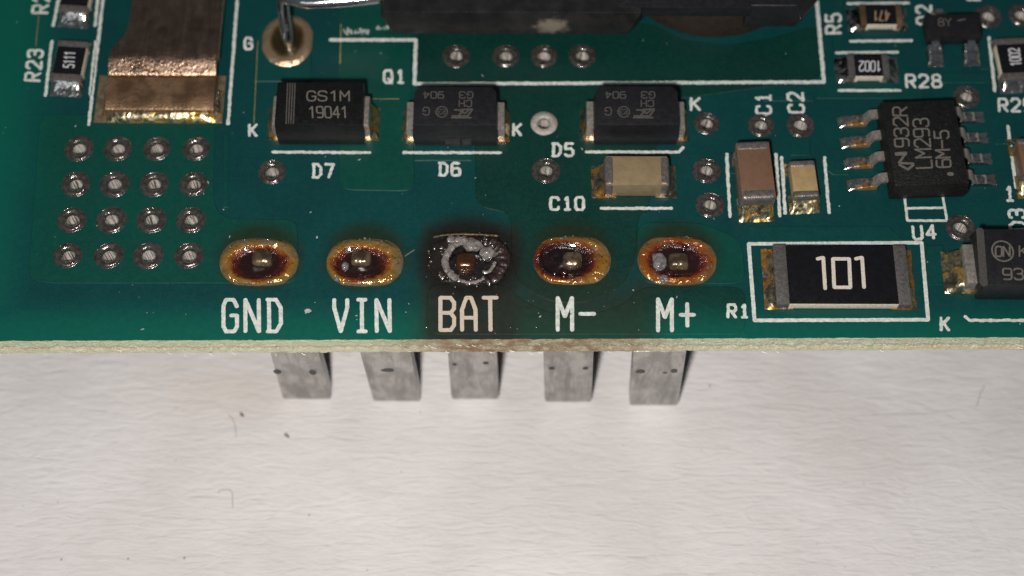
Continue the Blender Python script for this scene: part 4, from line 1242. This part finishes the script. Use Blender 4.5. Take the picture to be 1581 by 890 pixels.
blob(1, 557, 430, .26, .20, .20, M['reddrop'], 2); blob(0, 428, 425, .16, .13, .12, M['reddrop'], 3); blob(3, 871, 422, .2, .15, .16, M['reddrop'], 6); blob(4, 1034, 424, .22, .17, .17, M['reddrop'], 8); blob(4, 1057, 381, .2, .12, .14, M['reddrop'], 1); blob(1, 520, 432, .14, .12, .12, M['drop'], 4)

# tiny glassy flux droplets, too many to count
mb = MB()
def drops(n, x0, y0, x1, y1, r0, r1, z=.05):
    for _ in range(n):
        p = at(random.uniform(x0, x1), random.uniform(y0, y1), z); r = random.uniform(r0, r1)
        mb.dome(p.x, p.y, z, r, r * .8)
def rimdrops(i, n, a0, a1, k0=.86, k1=1.0, z=.16):
    cx_, cy_, sx_, sy_ = PADR[i]
    for _ in range(n):
        q = random.uniform(a0, a1); k = random.uniform(k0, k1)
        mb.dome(cx_ + sx_ / 2 * k * math.cos(q), cy_ + sy_ / 2 * k * math.sin(q), z, random.uniform(.04, .08), .07)
rimdrops(3, 10, 3.6, 5.2, .7, 1.0); rimdrops(3, 7, 1.0, 2.2, .9, 1.0); rimdrops(3, 5, -.3, .9, .5, .7, .22)
rimdrops(4, 7, .9, 2.2, .5, .7, .22); rimdrops(4, 4, 1.0, 2.2, .92, 1.0); rimdrops(4, 6, -.9, -.2, .7, .9)
rimdrops(2, 16, 2.2, 5.0, .75, 1.05, .2); rimdrops(2, 10, .2, 1.6, .8, 1.05, .22); rimdrops(2, 6, -1.6, .0, .8, 1.05, .2)
rimdrops(1, 8, 1.1, 2.2, .95, 1.03, .1); rimdrops(1, 3, 4.0, 5.5, .9, 1.0); rimdrops(0, 8, 3.9, 5.6, .9, 1.0); rimdrops(0, 5, 1.2, 2.6, .88, 1.0)
drops(16, 650, 445, 980, 520, .03, .06, .048)
o = mb.build('flux_droplets', M['drop'], None); o['kind'] = 'stuff'; o['label'] = 'tiny glassy flux droplets round the solder joints'

# droplets and glints on the cut laminate
mb = MB()
for _ in range(34):
    x = random.uniform(XL + 1, XR - 1); z = -random.uniform(.1, 1.3)
    yv = edge_y(x) - .13
    r = random.uniform(.025, .05)
    mb.loft([[(x + r * k * math.cos(q), yv - d, z + r * k * math.sin(q)) for q in [2 * math.pi * i / 8 for i in range(8)]] for k, d in ((1, 0), (.8, r * .5), (.3, r * .8))], False, True)
M['dropw'] = plain('pale_resin_bead', (.55, .55, .48), .15, 0, var=.2, coat=1.0)
o = mb.build('edge_droplets', M['dropw'], None); o['kind'] = 'stuff'; o['label'] = 'tiny clear droplets on the cut edge of the board'

# frayed glass fibres along the cut
mb = MB()
for _ in range(70):
    x = random.uniform(XL + 1, XR - 1); z = -random.uniform(.05, 1.5); ln = random.uniform(.08, .28)
    a = random.gauss(0, .12); y_ = edge_y(x) - .16 - random.random() * .08
    mb.tube([(x, y_ + .05, z), (x + ln * .5, y_ - .02, z + ln * .5 * math.sin(a)), (x + ln, y_ - random.random() * .06, z + ln * math.sin(a))], random.uniform(.010, .022), 4)
M['glassf'] = plain('frayed_glass_fibre', (.80, .78, .66), .4, 0, var=.15)
o = mb.build('frayed_fibres', M['glassf'], None); o['kind'] = 'stuff'; o['label'] = 'frayed glass fibres on the cut edge of the board'

# loose dust on the board and the paper
mb = MB()
def flake(x, y, z, r, el=1.0):
    m_ = 5; b0 = len(mb.v); a0 = random.random() * 6.28
    for i in range(m_):
        a = 2 * math.pi * i / m_; ra = r * random.uniform(.5, 1.2)
        vx, vy = ra * math.cos(a) * el, ra * math.sin(a)
        mb.v.append((x + vx * math.cos(a0) - vy * math.sin(a0), y + vx * math.sin(a0) + vy * math.cos(a0), z + random.uniform(0, .03)))
    mb.f.append(tuple(range(b0, b0 + m_)))
for _ in range(130):
    px_, py_ = random.uniform(5, 1575), random.uniform(5, 520)
    p = at(px_, py_, .06); flake(p.x, p.y, .055, random.choice((.018, .022, .03, .045)), random.choice((1, 1, 2.5)))
p = at(474, 481, .07); flake(p.x, p.y, .06, .16, 1.5); flake(p.x + .02, p.y, .075, .12, 1.6)
for _ in range(40):
    p = at(530 + random.uniform(0, 42), 50 + random.gauss(0, 2.2), .06); flake(p.x, p.y, .055 + random.random() * .03, random.uniform(.04, .10), 1.3)
for _ in range(16):
    p = at(578 + random.uniform(0, 26), 44 + random.gauss(0, 2), .06); flake(p.x, p.y, .055 + random.random() * .03, random.uniform(.03, .08), 1.8)
mb.keep = True
o = mb.build('dust', M['dust'], None, smooth=False); o['kind'] = 'stuff'; o['label'] = 'pale dust specks scattered over the board'

mb = MB()
for px_, py_, r in ((444, 674, .14), (373, 641, .12), (95, 865, .05), (198, 863, .04), (285, 862, .05), (477, 796, .05), (90, 777, .04), (1096, 597, .05), (962, 688, .03)):
    p = at(px_, py_, PZ); flake(p.x, p.y, PZ + .04, r, 1.6)
mb.keep = True
o = mb.build('paper_specks', M['hair'], None, smooth=False); o['kind'] = 'stuff'; o['label'] = 'small dark specks on the paper'

def fibre(lst, r, label, z=PZ + .06, mat='hair'):
    P = smooth_poly([tuple(at(x, y, z)) for x, y in lst], 2)
    c0 = P[0].copy()
    o = MB().tube([tuple(p - c0) for p in P], r * .6, 6).build('fibre', M[mat], None)
    o.location = c0; o['label'] = label; o['category'] = 'fibre'
fibre([(337, 762), (338, 757), (352, 756), (359, 758), (359, 785)], .018, 'fine hooked fibre lying on the paper at the lower left')
fibre([(352, 640), (362, 650), (365, 675)], .018, 'fine curved fibre on the paper left of the first flat pin')
fibre([(1520, 595), (1512, 612), (1508, 628)], .02, 'faint short fibre on the paper at the lower right')
fibre([(625, 396), (632, 391), (640, 386)], .05, 'tiny dark charred fleck between the VIN and BAT joints', z=.10)
